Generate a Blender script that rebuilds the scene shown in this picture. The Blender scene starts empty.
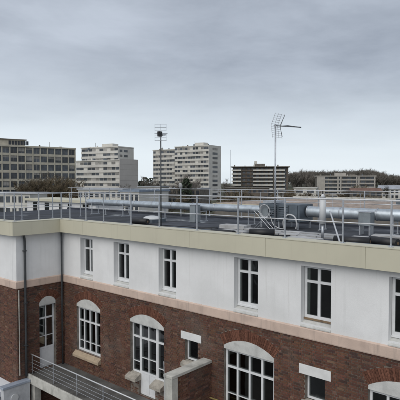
import bpy, bmesh, math, random
from mathutils import Vector, Matrix
random.seed(7)
RAD = math.radians
scene = bpy.context.scene
col = scene.collection

# ------------------------------------------------------------------ camera
FPX = 490.0
YAW = RAD(41.3); PITCH = math.atan(18/490.0)
CAM = Vector((19.06, -12.35, 11.5))
cam = bpy.data.cameras.new('camera'); cam_ob = bpy.data.objects.new('camera', cam); col.objects.link(cam_ob)
cam.sensor_width = 36; cam.lens = FPX/400*36; cam.clip_start = .1; cam.clip_end = 6000
cam_ob.location = CAM; cam_ob.rotation_euler = (math.pi/2-PITCH, 0, YAW)
scene.camera = cam_ob
scene.render.resolution_x = scene.render.resolution_y = 1024

# ------------------------------------------------------------------ sky
world = bpy.data.worlds.new('World'); scene.world = world; world.use_nodes = True
nt = world.node_tree; N = nt.nodes; L = nt.links
for n in list(N): N.remove(n)
SUN_EL, SUN_AZ = RAD(42), RAD(172)        # azimuth from +Y clockwise
out = N.new('ShaderNodeOutputWorld'); bg = N.new('ShaderNodeBackground')
sky = N.new('ShaderNodeTexSky'); sky.sky_type = 'NISHITA'; sky.sun_disc = False
sky.sun_elevation = SUN_EL; sky.sun_rotation = SUN_AZ
def wn(t, **k):
    n = N.new(t)
    for a, b in k.items(): setattr(n, a, b)
    return n
tc = wn('ShaderNodeTexCoord'); sep = wn('ShaderNodeSeparateXYZ'); L.new(tc.outputs['Generated'], sep.inputs[0])
zz = wn('ShaderNodeMath', operation='MAXIMUM'); L.new(sep.outputs['Z'], zz.inputs[0]); zz.inputs[1].default_value = 0
den = wn('ShaderNodeMath', operation='ADD'); L.new(zz.outputs[0], den.inputs[0]); den.inputs[1].default_value = .10
dx = wn('ShaderNodeMath', operation='DIVIDE'); L.new(sep.outputs['X'], dx.inputs[0]); L.new(den.outputs[0], dx.inputs[1])
dy = wn('ShaderNodeMath', operation='DIVIDE'); L.new(sep.outputs['Y'], dy.inputs[0]); L.new(den.outputs[0], dy.inputs[1])
cmb = wn('ShaderNodeCombineXYZ'); L.new(dx.outputs[0], cmb.inputs[0]); L.new(dy.outputs[0], cmb.inputs[1])
no1 = wn('ShaderNodeTexNoise'); L.new(cmb.outputs[0], no1.inputs['Vector'])
no1.inputs['Scale'].default_value = .60; no1.inputs['Detail'].default_value = 8; no1.inputs['Roughness'].default_value = .55; no1.inputs['Distortion'].default_value = .5
# low layer of cloud: grey-blue body, brighter where thin
ramp = wn('ShaderNodeValToRGB'); L.new(no1.outputs['Fac'], ramp.inputs[0])
ramp.color_ramp.elements[0].position = .36; ramp.color_ramp.elements[0].color = (.285, .320, .380, 1)
ramp.color_ramp.elements[1].position = .64; ramp.color_ramp.elements[1].color = (.510, .560, .640, 1)
mps = wn('ShaderNodeMapping'); L.new(tc.outputs['Generated'], mps.inputs[0]); mps.inputs['Scale'].default_value = (1.9, 1.9, 6.5); mps.inputs['Rotation'].default_value = (RAD(3), RAD(-4), 0)
no3 = wn('ShaderNodeTexNoise'); L.new(mps.outputs[0], no3.inputs['Vector']); no3.inputs['Scale'].default_value = 1.7; no3.inputs['Detail'].default_value = 9; no3.inputs['Roughness'].default_value = .56; no3.inputs['Distortion'].default_value = .25
avg = wn('ShaderNodeMath', operation='MULTIPLY_ADD'); L.new(no3.outputs['Fac'], avg.inputs[0]); avg.inputs[1].default_value = .52
hlf = wn('ShaderNodeMath', operation='MULTIPLY'); L.new(no1.outputs['Fac'], hlf.inputs[0]); hlf.inputs[1].default_value = .48; L.new(hlf.outputs[0], avg.inputs[2])
L.new(avg.outputs[0], ramp.inputs[0])
# overcast pales steadily towards the horizon
el = wn('ShaderNodeMapRange'); L.new(zz.outputs[0], el.inputs[0])
el.inputs[1].default_value = .01; el.inputs[2].default_value = .26; el.inputs[3].default_value = 1; el.inputs[4].default_value = 0
el.interpolation_type = 'SMOOTHSTEP'
no2 = wn('ShaderNodeTexNoise'); L.new(cmb.outputs[0], no2.inputs['Vector']); no2.inputs['Scale'].default_value = .16; no2.inputs['Detail'].default_value = 4
em = wn('ShaderNodeMath', operation='MULTIPLY_ADD'); L.new(no2.outputs['Fac'], em.inputs[0]); em.inputs[1].default_value = .9; em.inputs[2].default_value = -.45
es = wn('ShaderNodeMath', operation='ADD', use_clamp=True); L.new(el.outputs[0], es.inputs[0]); L.new(em.outputs[0], es.inputs[1])
hz = wn('ShaderNodeMixRGB'); L.new(es.outputs[0], hz.inputs[0]); L.new(ramp.outputs[0], hz.inputs[1]); hz.inputs[2].default_value = (.755, .825, .885, 1)
# cloud light is in units of the background strength below
BG = .12
sc = wn('ShaderNodeMixRGB', blend_type='DIVIDE'); sc.inputs[0].default_value = 1; L.new(hz.outputs[0], sc.inputs[1]); sc.inputs[2].default_value = (BG, BG, BG, 1)
mx = wn('ShaderNodeMixRGB'); mx.inputs[0].default_value = .93; L.new(sky.outputs[0], mx.inputs[1]); L.new(sc.outputs[0], mx.inputs[2])
L.new(mx.outputs[0], bg.inputs[0]); bg.inputs[1].default_value = BG; L.new(bg.outputs[0], out.inputs[0])

# ------------------------------------------------------------------ sun behind the overcast
sun = bpy.data.lights.new('sun', 'SUN'); sun.energy = 1.5; sun.angle = RAD(60); sun.color = (1, .955, .88)
sun_ob = bpy.data.objects.new('sun', sun); col.objects.link(sun_ob)
sd = Vector((math.sin(SUN_AZ)*math.cos(SUN_EL), math.cos(SUN_AZ)*math.cos(SUN_EL), math.sin(SUN_EL)))
sun_ob.rotation_euler = sd.to_track_quat('Z', 'Y').to_euler(); sun_ob.location = sd*60
vs = scene.view_settings; vs.view_transform = 'Standard'; vs.look = 'None'; vs.exposure = .10; vs.gamma = 1; vs.use_curve_mapping = False

# ------------------------------------------------------------------ pixel helpers (direction only; distance from plane or size)
FW = Vector((-math.sin(YAW), math.cos(YAW), 0)); RT = Vector((math.cos(YAW), math.sin(YAW), 0))
FP = FW*math.cos(PITCH)-Vector((0, 0, math.sin(PITCH))); UP = Vector((0, 0, math.cos(PITCH)))+FW*math.sin(PITCH)
def ray(x, y=200.): return FP+RT*((x-200)/FPX)-UP*((y-200)/FPX)
def on_y(x, y, Y): r = ray(x, y); return CAM+r*((Y-CAM.y)/r.y)
def far(px, d):    r = FW+RT*((px-200)/FPX); p = CAM+r*d; return Vector((p.x, p.y, 0))
def zpix(y, d):    return 11.5+(182-y)/FPX*d          # height of image row y at distance d
def Z(r): return 11.5+r                               # height relative to the eye

# ------------------------------------------------------------------ materials
MATS = {}
def mat(name, color, rough=.8, var=.15, scale=3., bump=0., bscale=30., metal=0., spec=.5, c2=None, stretch=None, objrand=0., attr=None, detail=5, obj=True):
    m = bpy.data.materials.new(name); m.use_nodes = True; t = m.node_tree; n = t.nodes; l = t.links
    p = n['Principled BSDF']; p.inputs['Roughness'].default_value = rough; p.inputs['Metallic'].default_value = metal
    p.inputs['Specular IOR Level'].default_value = spec
    g = n.new('ShaderNodeNewGeometry'); vec = g.outputs['Position']
    if stretch:
        mp = n.new('ShaderNodeMapping'); l.new(vec, mp.inputs[0]); mp.inputs['Scale'].default_value = stretch; vec = mp.outputs[0]
    no = n.new('ShaderNodeTexNoise'); l.new(vec, no.inputs['Vector']); no.inputs['Scale'].default_value = scale; no.inputs['Detail'].default_value = detail
    no.inputs['Roughness'].default_value = .6
    if attr:
        a = n.new('ShaderNodeAttribute'); a.attribute_name = attr; base = a.outputs['Color']
    else:
        rp = n.new('ShaderNodeValToRGB'); l.new(no.outputs['Fac'], rp.inputs[0])
        c2_ = c2 or tuple(c*(1-var*1.6) for c in color)
        c1_ = color if c2 else tuple(min(1, c*(1+var)) for c in color)
        rp.color_ramp.elements[0].position = .32; rp.color_ramp.elements[0].color = (*c2_, 1)
        rp.color_ramp.elements[1].position = .62; rp.color_ramp.elements[1].color = (*c1_, 1)
        base = rp.outputs[0]
    if attr:
        mr = n.new('ShaderNodeMapRange'); l.new(no.outputs['Fac'], mr.inputs[0]); mr.inputs[1].default_value = .3; mr.inputs[2].default_value = .7
        mr.inputs[3].default_value = 1-var; mr.inputs[4].default_value = 1+var
        mu = n.new('ShaderNodeVectorMath'); mu.operation = 'SCALE'; l.new(base, mu.inputs[0]); l.new(mr.outputs[0], mu.inputs['Scale']); base = mu.outputs[0]
    if objrand:
        oi = n.new('ShaderNodeObjectInfo'); mr = n.new('ShaderNodeMapRange'); l.new(oi.outputs['Random'], mr.inputs[0])
        mr.inputs[3].default_value = 1-objrand; mr.inputs[4].default_value = 1+objrand
        mu = n.new('ShaderNodeVectorMath'); mu.operation = 'SCALE'; l.new(base, mu.inputs[0]); l.new(mr.outputs[0], mu.inputs['Scale']); base = mu.outputs[0]
    l.new(base, p.inputs['Base Color'])
    if bump:
        nb = n.new('ShaderNodeTexNoise'); l.new(g.outputs['Position'], nb.inputs['Vector']); nb.inputs['Scale'].default_value = bscale; nb.inputs['Detail'].default_value = 4
        bp = n.new('ShaderNodeBump'); bp.inputs['Strength'].default_value = bump; bp.inputs['Distance'].default_value = .01
        l.new(nb.outputs['Fac'], bp.inputs['Height']); l.new(bp.outputs[0], p.inputs['Normal'])
    MATS[name] = m
    return m
def rough_noise(m, lo, hi, scale, stretch=None, p0=.4, p1=.6):
    t = m.node_tree; n = t.nodes; l = t.links; g = n.new('ShaderNodeNewGeometry'); v = g.outputs['Position']
    if stretch:
        mp = n.new('ShaderNodeMapping'); l.new(v, mp.inputs[0]); mp.inputs['Scale'].default_value = stretch; v = mp.outputs[0]
    no = n.new('ShaderNodeTexNoise'); l.new(v, no.inputs['Vector']); no.inputs['Scale'].default_value = scale; no.inputs['Detail'].default_value = 4
    mr = n.new('ShaderNodeMapRange'); l.new(no.outputs['Fac'], mr.inputs[0]); mr.inputs[1].default_value = p0; mr.inputs[2].default_value = p1
    mr.inputs[3].default_value = lo; mr.inputs[4].default_value = hi; l.new(mr.outputs[0], n['Principled BSDF'].inputs['Roughness'])
def stains(m, dark, scale, stretch, p0, p1, amount):
    """weathering multiplied over the base colour: streaks and blotches with a shape of their own"""
    t = m.node_tree; n = t.nodes; l = t.links; p = n['Principled BSDF']; src = p.inputs['Base Color'].links[0].from_socket
    g = n.new('ShaderNodeNewGeometry'); mp = n.new('ShaderNodeMapping'); l.new(g.outputs['Position'], mp.inputs[0]); mp.inputs['Scale'].default_value = stretch
    no = n.new('ShaderNodeTexNoise'); l.new(mp.outputs[0], no.inputs['Vector']); no.inputs['Scale'].default_value = scale; no.inputs['Detail'].default_value = 6
    mr = n.new('ShaderNodeMapRange'); l.new(no.outputs['Fac'], mr.inputs[0]); mr.inputs[1].default_value = p0; mr.inputs[2].default_value = p1
    mr.inputs[3].default_value = 0; mr.inputs[4].default_value = amount
    mix = n.new('ShaderNodeMixRGB'); l.new(mr.outputs[0], mix.inputs[0]); l.new(src, mix.inputs[1]); mix.inputs[2].default_value = (*dark, 1)
    l.new(mix.outputs[0], p.inputs['Base Color'])

M_render = mat('white_render', (.80, .80, .80), .9, .035, .8, .35, 60)
stains(M_render, (.52, .52, .51), 1.2, (3, 3, .35), .58, .80, .4)
stains(M_render, (.50, .485, .45), 1.6, (7, 7, .25), .60, .80, .35)
stains(M_render, (.62, .62, .61), .5, (1, 1, 1), .50, .62, .4)
M_band = mat('pink_band', (.62, .48, .40), .85, .07, 1.6, .3, 50)
stains(M_band, (.36, .28, .24), 2.2, (1, 1, .6), .56, .78, .6)
stains(M_band, (.30, .25, .22), 2.0, (5, 5, .5), .56, .76, .45)
M_fascia = mat('cream_fascia', (.585, .555, .435), .55, .03, .7, .12, 3, objrand=.015)
stains(M_fascia, (.47, .43, .34), 1.5, (4, 4, .3), .58, .85, .5)
M_soffit = mat('soffit', (.42, .41, .37), .85, .06, 2)
M_mortar = mat('mortar', (.195, .170, .145), .95, .25, 4, .5, 80)
M_brick = mat('brick_course', (.2, .1, .08), .9, .25, 14, .5, 70, attr='bc', spec=.25)
stains(M_brick, (.20, .185, .165), .7, (1, 1, .8), .55, .78, .5)
stains(M_brick, (.036, .033, .031), .9, (1, 1, .35), .50, .80, .62)
M_vous = mat('arch_brick', (.142, .062, .041), .9, .3, 20, .5, 70, objrand=.28, spec=.25)
M_conc = mat('weathered_concrete', (.50, .49, .45), .9, .14, 2.5, .5, 40)
stains(M_conc, (.13, .13, .10), 2.2, (1, 1, 1), .55, .75, .55)
M_infill = mat('arch_render', (.56, .56, .54), .9, .10, 3, .4, 40)
stains(M_infill, (.24, .24, .22), 5, (1, 1, 1), .58, .78, .5)
M_lintel = mat('lintel_paint', (.72, .72, .71), .8, .05, 3, .2, 40)
M_sill = mat('tan_sill_stone', (.42, .33, .235), .9, .16, 4, .5, 40)
stains(M_sill, (.16, .13, .10), 4, (1, 1, 1), .55, .75, .6)
M_stone = mat('grey_stone', (.36, .33, .285), .9, .2, 5, .6, 30)
M_frame = mat('white_frame_paint', (.72, .73, .74), .5, .05, 4)
M_glass = mat('window_glass', (.012, .014, .016), .06, .2, 1.5, spec=.5, objrand=.4)
def glass_mat():
    m = bpy.data.materials.new('clear_pane'); m.use_nodes = True; t = m.node_tree; n = t.nodes; l = t.links
    for x in list(n): n.remove(x)
    o = n.new('ShaderNodeOutputMaterial'); mixn = n.new('ShaderNodeMixShader'); tr = n.new('ShaderNodeBsdfTransparent'); gl = n.new('ShaderNodeBsdfGlossy'); fr_ = n.new('ShaderNodeFresnel'); fr_.inputs[0].default_value = 1.7
    tr.inputs[0].default_value = (.74, .78, .78, 1); gl.inputs['Roughness'].default_value = .03
    g = n.new('ShaderNodeNewGeometry'); nb = n.new('ShaderNodeTexNoise'); nb.inputs['Scale'].default_value = 2.2; l.new(g.outputs['Position'], nb.inputs['Vector'])
    bp = n.new('ShaderNodeBump'); bp.inputs['Strength'].default_value = .12; bp.inputs['Distance'].default_value = .02; l.new(nb.outputs['Fac'], bp.inputs['Height']); l.new(bp.outputs[0], gl.inputs['Normal'])
    l.new(fr_.outputs[0], mixn.inputs[0]); l.new(tr.outputs[0], mixn.inputs[1]); l.new(gl.outputs[0], mixn.inputs[2]); l.new(mixn.outputs[0], o.inputs[0]); return m
M_pane = glass_mat()
M_curtain = mat('net_curtain', (.70, .69, .66), .95, .12, 9, stretch=(9, 9, .3))
M_room = mat('room_surface', (.42, .40, .37), .9, .15, 1)
M_wood = mat('bare_wood', (.20, .135, .08), .8, .2, 8)
M_galv = mat('galvanised_steel', (.52, .54, .57), .45, .10, 12, metal=.75)
M_pale = mat('pale_steel_rail', (.62, .63, .65), .5, .08, 8, metal=.35)
M_duct = mat('duct_foil', (.56, .61, .65), .42, .12, 4, .25, 7, metal=.7)
M_dark = mat('dark_grey_pipe', (.055, .06, .065), .5, .15, 4)
M_black = mat('black_plastic', (.02, .02, .022), .5, .1, 5)
M_memb = mat('roof_membrane', (.032, .037, .050), .75, .3, .9, .3, 8)
rough_noise(M_memb, .15, .85, .6, (1, 1, 1), .28, .42)
M_paver = mat('pale_paver', (.42, .42, .42), .85, .15, 3, .3, 30, objrand=.15)
M_unit = mat('unit_casing', (.12, .145, .17), .5, .12, 3, metal=.3)
M_vent = mat('vent_casing', (.25, .28, .30), .55, .12, 3, metal=.2)
M_grille = mat('dark_grille', (.03, .035, .045), .6, .1, 5)
M_hose = mat('white_hose', (.52, .53, .54), .6, .05, 20)
M_white = mat('white_plastic', (.60, .61, .62), .45, .04, 3)
M_bluegrey = mat('blue_grey_coping', (.32, .36, .43), .5, .1, 3)
M_white_roof = mat('white_roof_sheet', (.80, .82, .85), .6, .05, 2)
M_wall_grey = mat('pale_grey_wall', (.52, .53, .55), .85, .1, 3, .3, 30)
M_yellow = mat('yellow_pipe_paint', (.50, .40, .16), .6, .2, 8)
M_gravel = mat('tan_gravel', (.35, .28, .23), .95, .25, 3, .6, 12)
M_cream2 = mat('beige_facade', (.49, .455, .375), .9, .10, .4)
M_cream3 = mat('pale_beige_facade', (.60, .58, .54), .9, .07, .3)
M_gable = mat('grey_beige_gable', (.50, .47, .44), .9, .05, .15)
M_conc_far = mat('pale_band_facade', (.60, .58, .53), .9, .08, .3)
M_tanpier = mat('tan_grey_pier', (.40, .375, .34), .9, .08, .3)
M_brown = mat('brown_facade', (.115, .095, .078), .9, .2, .4)
M_win1 = mat('far_window_glass', (.060, .068, .080), .25, .3, .6, objrand=.5)
M_win2 = mat('far_window_shade', (.26, .25, .235), .7, .2, .6, objrand=.4)
M_recess = mat('recess_wall', (.16, .145, .125), .9, .2, .5)
M_bark = mat('winter_bark', (.10, .085, .068), .95, .3, 2)
M_bark2 = mat('winter_twigs', (.185, .165, .145), .95, .25, .05, c2=(.095, .090, .074))  # twig colour lightened to stand in for distance haze over the far wood
M_ever = mat('evergreen', (.030, .042, .024), .9, .5, .6)
M_ivy = mat('dry_twigs', (.125, .098, .062), .9, .4, .8)
M_asph = mat('asphalt', (.060, .060, .062), .9, .2, .5, .3, 12)
M_pave = mat('courtyard_paving', (.16, .155, .145), .9, .15, 1.2, .3, 20)
M_slab = mat('damp_concrete', (.115, .112, .105), .75, .25, 1.5, .3, 20)
M_ground = mat('winter_ground', (.075, .085, .045), .95, .3, .03, c2=(.06, .055, .04))
M_redroof = mat('brown_tile_roof', (.17, .10, .075), .9, .2, .6)
M_greyroof = mat('grey_sheet_roof', (.36, .38, .41), .6, .1, .4)
M_blueroof = mat('blue_grey_roof', (.22, .27, .34), .6, .1, .4)

# ------------------------------------------------------------------ mesh helpers
def tag(o, label=None, cat=None, group=None, kind=None):
    if label: o['label'] = label
    if cat: o['category'] = cat
    if group: o['group'] = group
    if kind: o['kind'] = kind
    return o
def link(name, me, m=None, parent=None, M=None):
    o = bpy.data.objects.new(name, me); col.objects.link(o)
    if m is not None and me is not None and not me.materials: me.materials.append(m)
    if parent is not None: o.parent = parent
    if M is not None: o.matrix_local = M
    return o
def empty(name, loc=(0, 0, 0), rz=0., label=None, cat=None, group=None):
    o = bpy.data.objects.new(name, None); col.objects.link(o); o.location = loc; o.rotation_euler = (0, 0, rz)
    o.empty_display_size = .3
    return tag(o, label, cat, group)
class MB:
    def __init__(s): s.v = []; s.f = []
    def quad(s, a, b, c, d):
        i = len(s.v); s.v += [a, b, c, d]; s.f.append((i, i+1, i+2, i+3)); return s
    def box(s, x0, x1, y0, y1, z0, z1):
        i = len(s.v)
        s.v += [(x0, y0, z0), (x1, y0, z0), (x1, y1, z0), (x0, y1, z0), (x0, y0, z1), (x1, y0, z1), (x1, y1, z1), (x0, y1, z1)]
        s.f += [(i, i+3, i+2, i+1), (i+4, i+5, i+6, i+7), (i, i+1, i+5, i+4), (i+1, i+2, i+6, i+5), (i+2, i+3, i+7, i+6), (i+3, i, i+4, i+7)]
        return s
    def prism(s, pts, d):                       # closed polygon of 3-D points extruded by vector d
        i = len(s.v); n = len(pts); d = Vector(d)
        s.v += [tuple(Vector(p)) for p in pts]+[tuple(Vector(p)+d) for p in pts]
        s.f.append(tuple(range(i, i+n))); s.f.append(tuple(range(i+2*n-1, i+n-1, -1)))
        for k in range(n): s.f.append((i+k, i+n+k, i+n+(k+1) % n, i+(k+1) % n))
        return s
    def tube(s, pts, r, n=8, r2=None, cap=True):
        pts = [Vector(p) for p in pts]; base = len(s.v); m = len(pts); prev = None
        for k, p in enumerate(pts):
            t = (pts[min(k+1, m-1)]-pts[max(k-1, 0)]).normalized()
            if prev is None: a = t.orthogonal().normalized()
            else: a = (prev-t*prev.dot(t)).normalized()
            prev = a; b = t.cross(a); rr = r if r2 is None else r+(r2-r)*k/max(1, m-1)
            for q in range(n):
                w = 2*math.pi*q/n; s.v.append(tuple(p+a*(rr*math.cos(w))+b*(rr*math.sin(w))))
        for k in range(m-1):
            for q in range(n):
                s.f.append((base+k*n+q, base+k*n+(q+1) % n, base+(k+1)*n+(q+1) % n, base+(k+1)*n+q))
        if cap:
            s.f.append(tuple(base+q for q in range(n-1, -1, -1))); s.f.append(tuple(base+(m-1)*n+q for q in range(n)))
        return s
    def mesh(s, name='mesh', smooth=False):
        me = bpy.data.meshes.new(name); me.from_pydata(s.v, [], s.f)
        bm = bmesh.new(); bm.from_mesh(me); bmesh.ops.recalc_face_normals(bm, faces=bm.faces); bm.to_mesh(me); bm.free()
        if smooth:
            for p in me.polygons: p.use_smooth = len(p.vertices) == 4
        me.update(); return me
    def build(s, name, m, parent=None, M=None, smooth=False): return link(name, s.mesh(name, smooth), m, parent, M)
def bevel(o, w=.01, seg=1):
    md = o.modifiers.new('bevel', 'BEVEL'); md.width = w; md.segments = seg; md.limit_method = 'ANGLE'; return o
UNIT = {}
def ubox(name, m, parent, x0, x1, y0, y1, z0, z1):
    """a box piece that shares one unit mesh per material"""
    if m.name not in UNIT:
        me = MB().box(0, 1, 0, 1, 0, 1).mesh('unit_'+m.name); me.materials.append(m); UNIT[m.name] = me
    o = bpy.data.objects.new(name, UNIT[m.name]); col.objects.link(o); o.parent = parent
    o.location = (x0, y0, z0); o.scale = (x1-x0, y1-y0, z1-z0); return o

# a local frame (u along the wall, w outwards from the wall face, z up) for main front, wing side and wing end
class Frame:
    def __init__(s, o, u, w): s.o = Vector(o); s.u = Vector(u); s.w = Vector(w)
    def p(s, u, w, z): return tuple(s.o+s.u*u+s.w*w+Vector((0, 0, z)))
    def box(s, mb, u0, u1, w0, w1, z0, z1):
        i = len(mb.v)
        mb.v += [s.p(u, w, z) for z in (z0, z1) for (u, w) in ((u0, w0), (u1, w0), (u1, w1), (u0, w1))]
        mb.f += [(i, i+3, i+2, i+1), (i+4, i+5, i+6, i+7), (i, i+1, i+5, i+4), (i+1, i+2, i+6, i+5), (i+2, i+3, i+7, i+6), (i+3, i, i+4, i+7)]
        return mb
MAIN = Frame((0, 0, 0), (1, 0, 0), (0, -1, 0))
WING = Frame((0, 0, 0), (0, 1, 0), (1, 0, 0))
WEND = Frame((0, -2.2, 0), (1, 0, 0), (0, -1, 0))

def wall_open(fr, u0, u1, z0, z1, wf, wb, holes):
    """wall sheet with thickness and rectangular openings (real reveals)"""
    us = sorted({u0, u1, *[h[0] for h in holes], *[h[1] for h in holes]}); us = [u for u in us if u0 <= u <= u1]
    zs = sorted({z0, z1, *[h[2] for h in holes], *[h[3] for h in holes]}); zs = [z for z in zs if z0 <= z <= z1]
    solid = lambda i, j: 0 <= i < len(us)-1 and 0 <= j < len(zs)-1 and not any(h[0] < (us[i]+us[i+1])/2 < h[1] and h[2] < (zs[j]+zs[j+1])/2 < h[3] for h in holes)
    mb = MB()
    for i in range(len(us)-1):
        for j in range(len(zs)-1):
            if not solid(i, j): continue
            a, b, c, d = us[i], us[i+1], zs[j], zs[j+1]
            mb.quad(fr.p(a, wf, c), fr.p(b, wf, c), fr.p(b, wf, d), fr.p(a, wf, d))
            mb.quad(fr.p(a, wb, c), fr.p(a, wb, d), fr.p(b, wb, d), fr.p(b, wb, c))
            if not solid(i-1, j): mb.quad(fr.p(a, wf, c), fr.p(a, wf, d), fr.p(a, wb, d), fr.p(a, wb, c))
            if not solid(i+1, j): mb.quad(fr.p(b, wf, c), fr.p(b, wb, c), fr.p(b, wb, d), fr.p(b, wf, d))
            if not solid(i, j-1): mb.quad(fr.p(a, wf, c), fr.p(a, wb, c), fr.p(b, wb, c), fr.p(b, wf, c))
            if not solid(i, j+1): mb.quad(fr.p(a, wf, d), fr.p(b, wf, d), fr.p(b, wb, d), fr.p(a, wb, d))
    me = mb.mesh('wall'); bm = bmesh.new(); bm.from_mesh(me); bmesh.ops.remove_doubles(bm, verts=bm.verts, dist=.0005)
    bmesh.ops.recalc_face_normals(bm, faces=bm.faces); bm.to_mesh(me); bm.free(); return me

# ------------------------------------------------------------------ ground and courtyard
def grid_plane(x0, x1, y0, y1, z): return MB().quad((x0, y0, z), (x1, y0, z), (x1, y1, z), (x0, y1, z))
tag(grid_plane(-3000, 3000, -3000, 3000, -.02).build('ground', M_ground), kind='structure')
tag(grid_plane(-90, 90, -60, 110, -.012).build('car_park', M_asph), kind='structure')
tag(grid_plane(-12, 30, -11, 0.2, 0).build('courtyard', M_pave), kind='structure')

# ================================================================== MAIN BUILDING
FT, FB = Z(-1.62), Z(-2.20)       # fascia top / bottom
PT, PB = Z(-4.13), Z(-4.45)       # pink band
DECK = Z(-8.15)
RZ = Z(-1.97); YR = 8.2            # roof sheet, rear edge
bld = empty('brick_building', (0, 0, 0), 0, 'brick building with white rendered top storey and cream roof fascia', 'building')
XE = 21.0                          # building goes on past the right edge of the picture

UPW = [(1.37, 2.23), (3.62, 4.55), (6.20, 7.08), (9.65, 10.57), (12.05, 12.98), (14.55, 15.45), (17.3, 18.2)]
WZ0, WZ1 = Z(-4.02), Z(-2.38)
link('upper_wall', wall_open(MAIN, 0.0, XE, PT-.02, FT-.1, 0, -.32, [(a, b, WZ0, WZ1) for a, b in UPW]), M_render, bld)
link('upper_wall', wall_open(WING, -2.2, 0.31, PT-.02, FT-.1, 0, -.32, []), M_render, bld)
link('upper_wall', wall_open(WEND, -12, -.33, PT-.02, FT-.1, 0, -.32, []), M_render, bld)

# moulded pink band (sloping top) on three faces
def band(fr, u0, u1, miter0=0., miter1=0.):
    prof = [(-.1, PB), (.035, PB), (.045, PB+.03), (.045, PT-.035), (.0, PT+.004), (-.1, PT+.004)]
    mb = MB(); n = len(prof)
    a = [fr.p(u0-miter0*w, w, z) for w, z in prof]; b = [fr.p(u1+miter1*w, w, z) for w, z in prof]
    mb.v += a+b; mb.f.append(tuple(range(n))); mb.f.append(tuple(range(2*n-1, n-1, -1)))
    for k in range(n): mb.f.append((k, (k+1) % n, n+(k+1) % n, n+k))
    mb.build('string_band', M_band, bld)
band(MAIN, 0, XE, -1, 0); band(WING, -2.2, 0, 1, -1); band(WEND, -12, 0, 0, 1)

# brick walls -------------------------------------------------------
class Arch:
    """opening with flat head, segmental render infill and a ring of arch bricks"""
    def __init__(s, c, hw, zs, apex=Z(-4.99), side=Z(-5.28), bot=Z(-5.40), ring=.34):
        s.c, s.hw, s.zs, s.bot, s.side, s.ring = c, hw, zs, bot, side, ring
        sg = apex-side; s.R = (hw*hw+sg*sg)/(2*sg); s.zc = apex-s.R; s.Ro = s.R+ring; s.th = math.asin(hw/s.R)
    def half(s, z):
        if z < s.zs: return 0
        if z < s.side: return s.hw
        zo = s.zc+s.Ro*math.cos(s.th)
        if z < zo: return (z-s.zc)*math.tan(s.th)+.006
        q = s.Ro**2-(z-s.zc)**2
        return math.sqrt(q)+.006 if q > 0 else 0
class Hole:
    def __init__(s, a, b, z0, z1): s.c = (a+b)/2; s.hw = (b-a)/2; s.z0, s.z1 = z0, z1; s.zs, s.bot = z0, z1
    def half(s, z): return s.hw if s.z0 < z < s.z1 else 0
SILL = Z(-7.30)
A_ = Arch(1.88, .83, SILL); B_ = Arch(5.53, .93, DECK); C_ = Arch(10.20, .96, SILL); D_ = Arch(15.0, .96, SILL)
E_ = Arch(19.4, .9, SILL)
L_ = Arch(-.77, .40, DECK, apex=Z(-4.98), side=Z(-5.22), bot=Z(-5.36), ring=.30)
S1 = Hole(7.50, 8.10, Z(-6.25), Z(-5.47)); S2 = Hole(12.20, 12.82, Z(-6.25), Z(-5.47)); S3 = Hole(17.2, 17.8, Z(-6.25), Z(-5.47))
LT = [Hole(7.32, 8.26, Z(-5.47), Z(-5.21)), Hole(12.01, 13.0, Z(-5.49), Z(-5.21)), Hole(17.0, 18.0, Z(-5.47), Z(-5.21))]
main_op = [A_, B_, C_, D_, E_, S1, S2, S3]
def holes_of(ops): return [(o.c-o.hw, o.c+o.hw, o.zs, o.bot) for o in ops]
link('brickwork_backing', wall_open(MAIN, 0.0, XE, -.01, PB+.02, -.014, -.36, holes_of(main_op)), M_mortar, bld)
link('brickwork_backing', wall_open(WING, -2.186, 0.35, -.01, PB+.02, -.014, -.36, holes_of([L_])), M_mortar, bld)
link('brickwork_backing', wall_open(WEND, -12, -.36, -.01, PB+.02, -.014, -.36, []), M_mortar, bld)

def brick_tone():
    r = random.random()
    if r < .08: c = (.078, .046, .037)
    elif r < .34: c = (.110, .054, .039)
    elif r < .90: c = (.134, .064, .043)
    else: c = (.160, .090, .064)
    k = random.uniform(.82, 1.18); return (c[0]*k, c[1]*k*random.uniform(.92, 1.08), c[2]*k)
M_brick_near = mat('brick_single', (.2, .1, .08), .9, .25, 14, .5, 70, attr='bc', spec=.25)
def near_colour(m):
    n = m.node_tree.nodes; l = m.node_tree.links; a = [x for x in n if x.type == 'ATTRIBUTE'][0]; oi = n.new('ShaderNodeObjectInfo')
    for k in list(a.outputs['Color'].links): l.new(oi.outputs['Color'], k.to_socket)
near_colour(M_brick_near)
stains(M_brick_near, (.20, .185, .165), .7, (1, 1, .8), .55, .78, .5)
stains(M_brick_near, (.036, .033, .031), .9, (1, 1, .35), .50, .80, .62)
SINGLE = {}; NEAR = []
def single_brick(fr, s, e, zb, t, w):
    l = round(e-s, 3); h = .062; cf = .004
    if l not in SINGLE:
        V = [(0, .03, 0), (l, .03, 0), (l, .03, h), (0, .03, h), (0, cf, 0), (l, cf, 0), (l, cf, h), (0, cf, h), (cf, 0, cf), (l-cf, 0, cf), (l-cf, 0, h-cf), (cf, 0, h-cf)]
        F = [(0, 1, 5, 4), (1, 2, 6, 5), (2, 3, 7, 6), (3, 0, 4, 7), (4, 5, 9, 8), (5, 6, 10, 9), (6, 7, 11, 10), (7, 4, 8, 11), (8, 9, 10, 11)]
        me = bpy.data.meshes.new('brick'); me.from_pydata(V, [], F); me.materials.append(M_brick_near); SINGLE[l] = me
    o = bpy.data.objects.new('brick', SINGLE[l]); col.objects.link(o); o.parent = bld; o.location = (s, -w, zb); o.color = (*brick_tone(), 1); NEAR.append(o)
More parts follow.
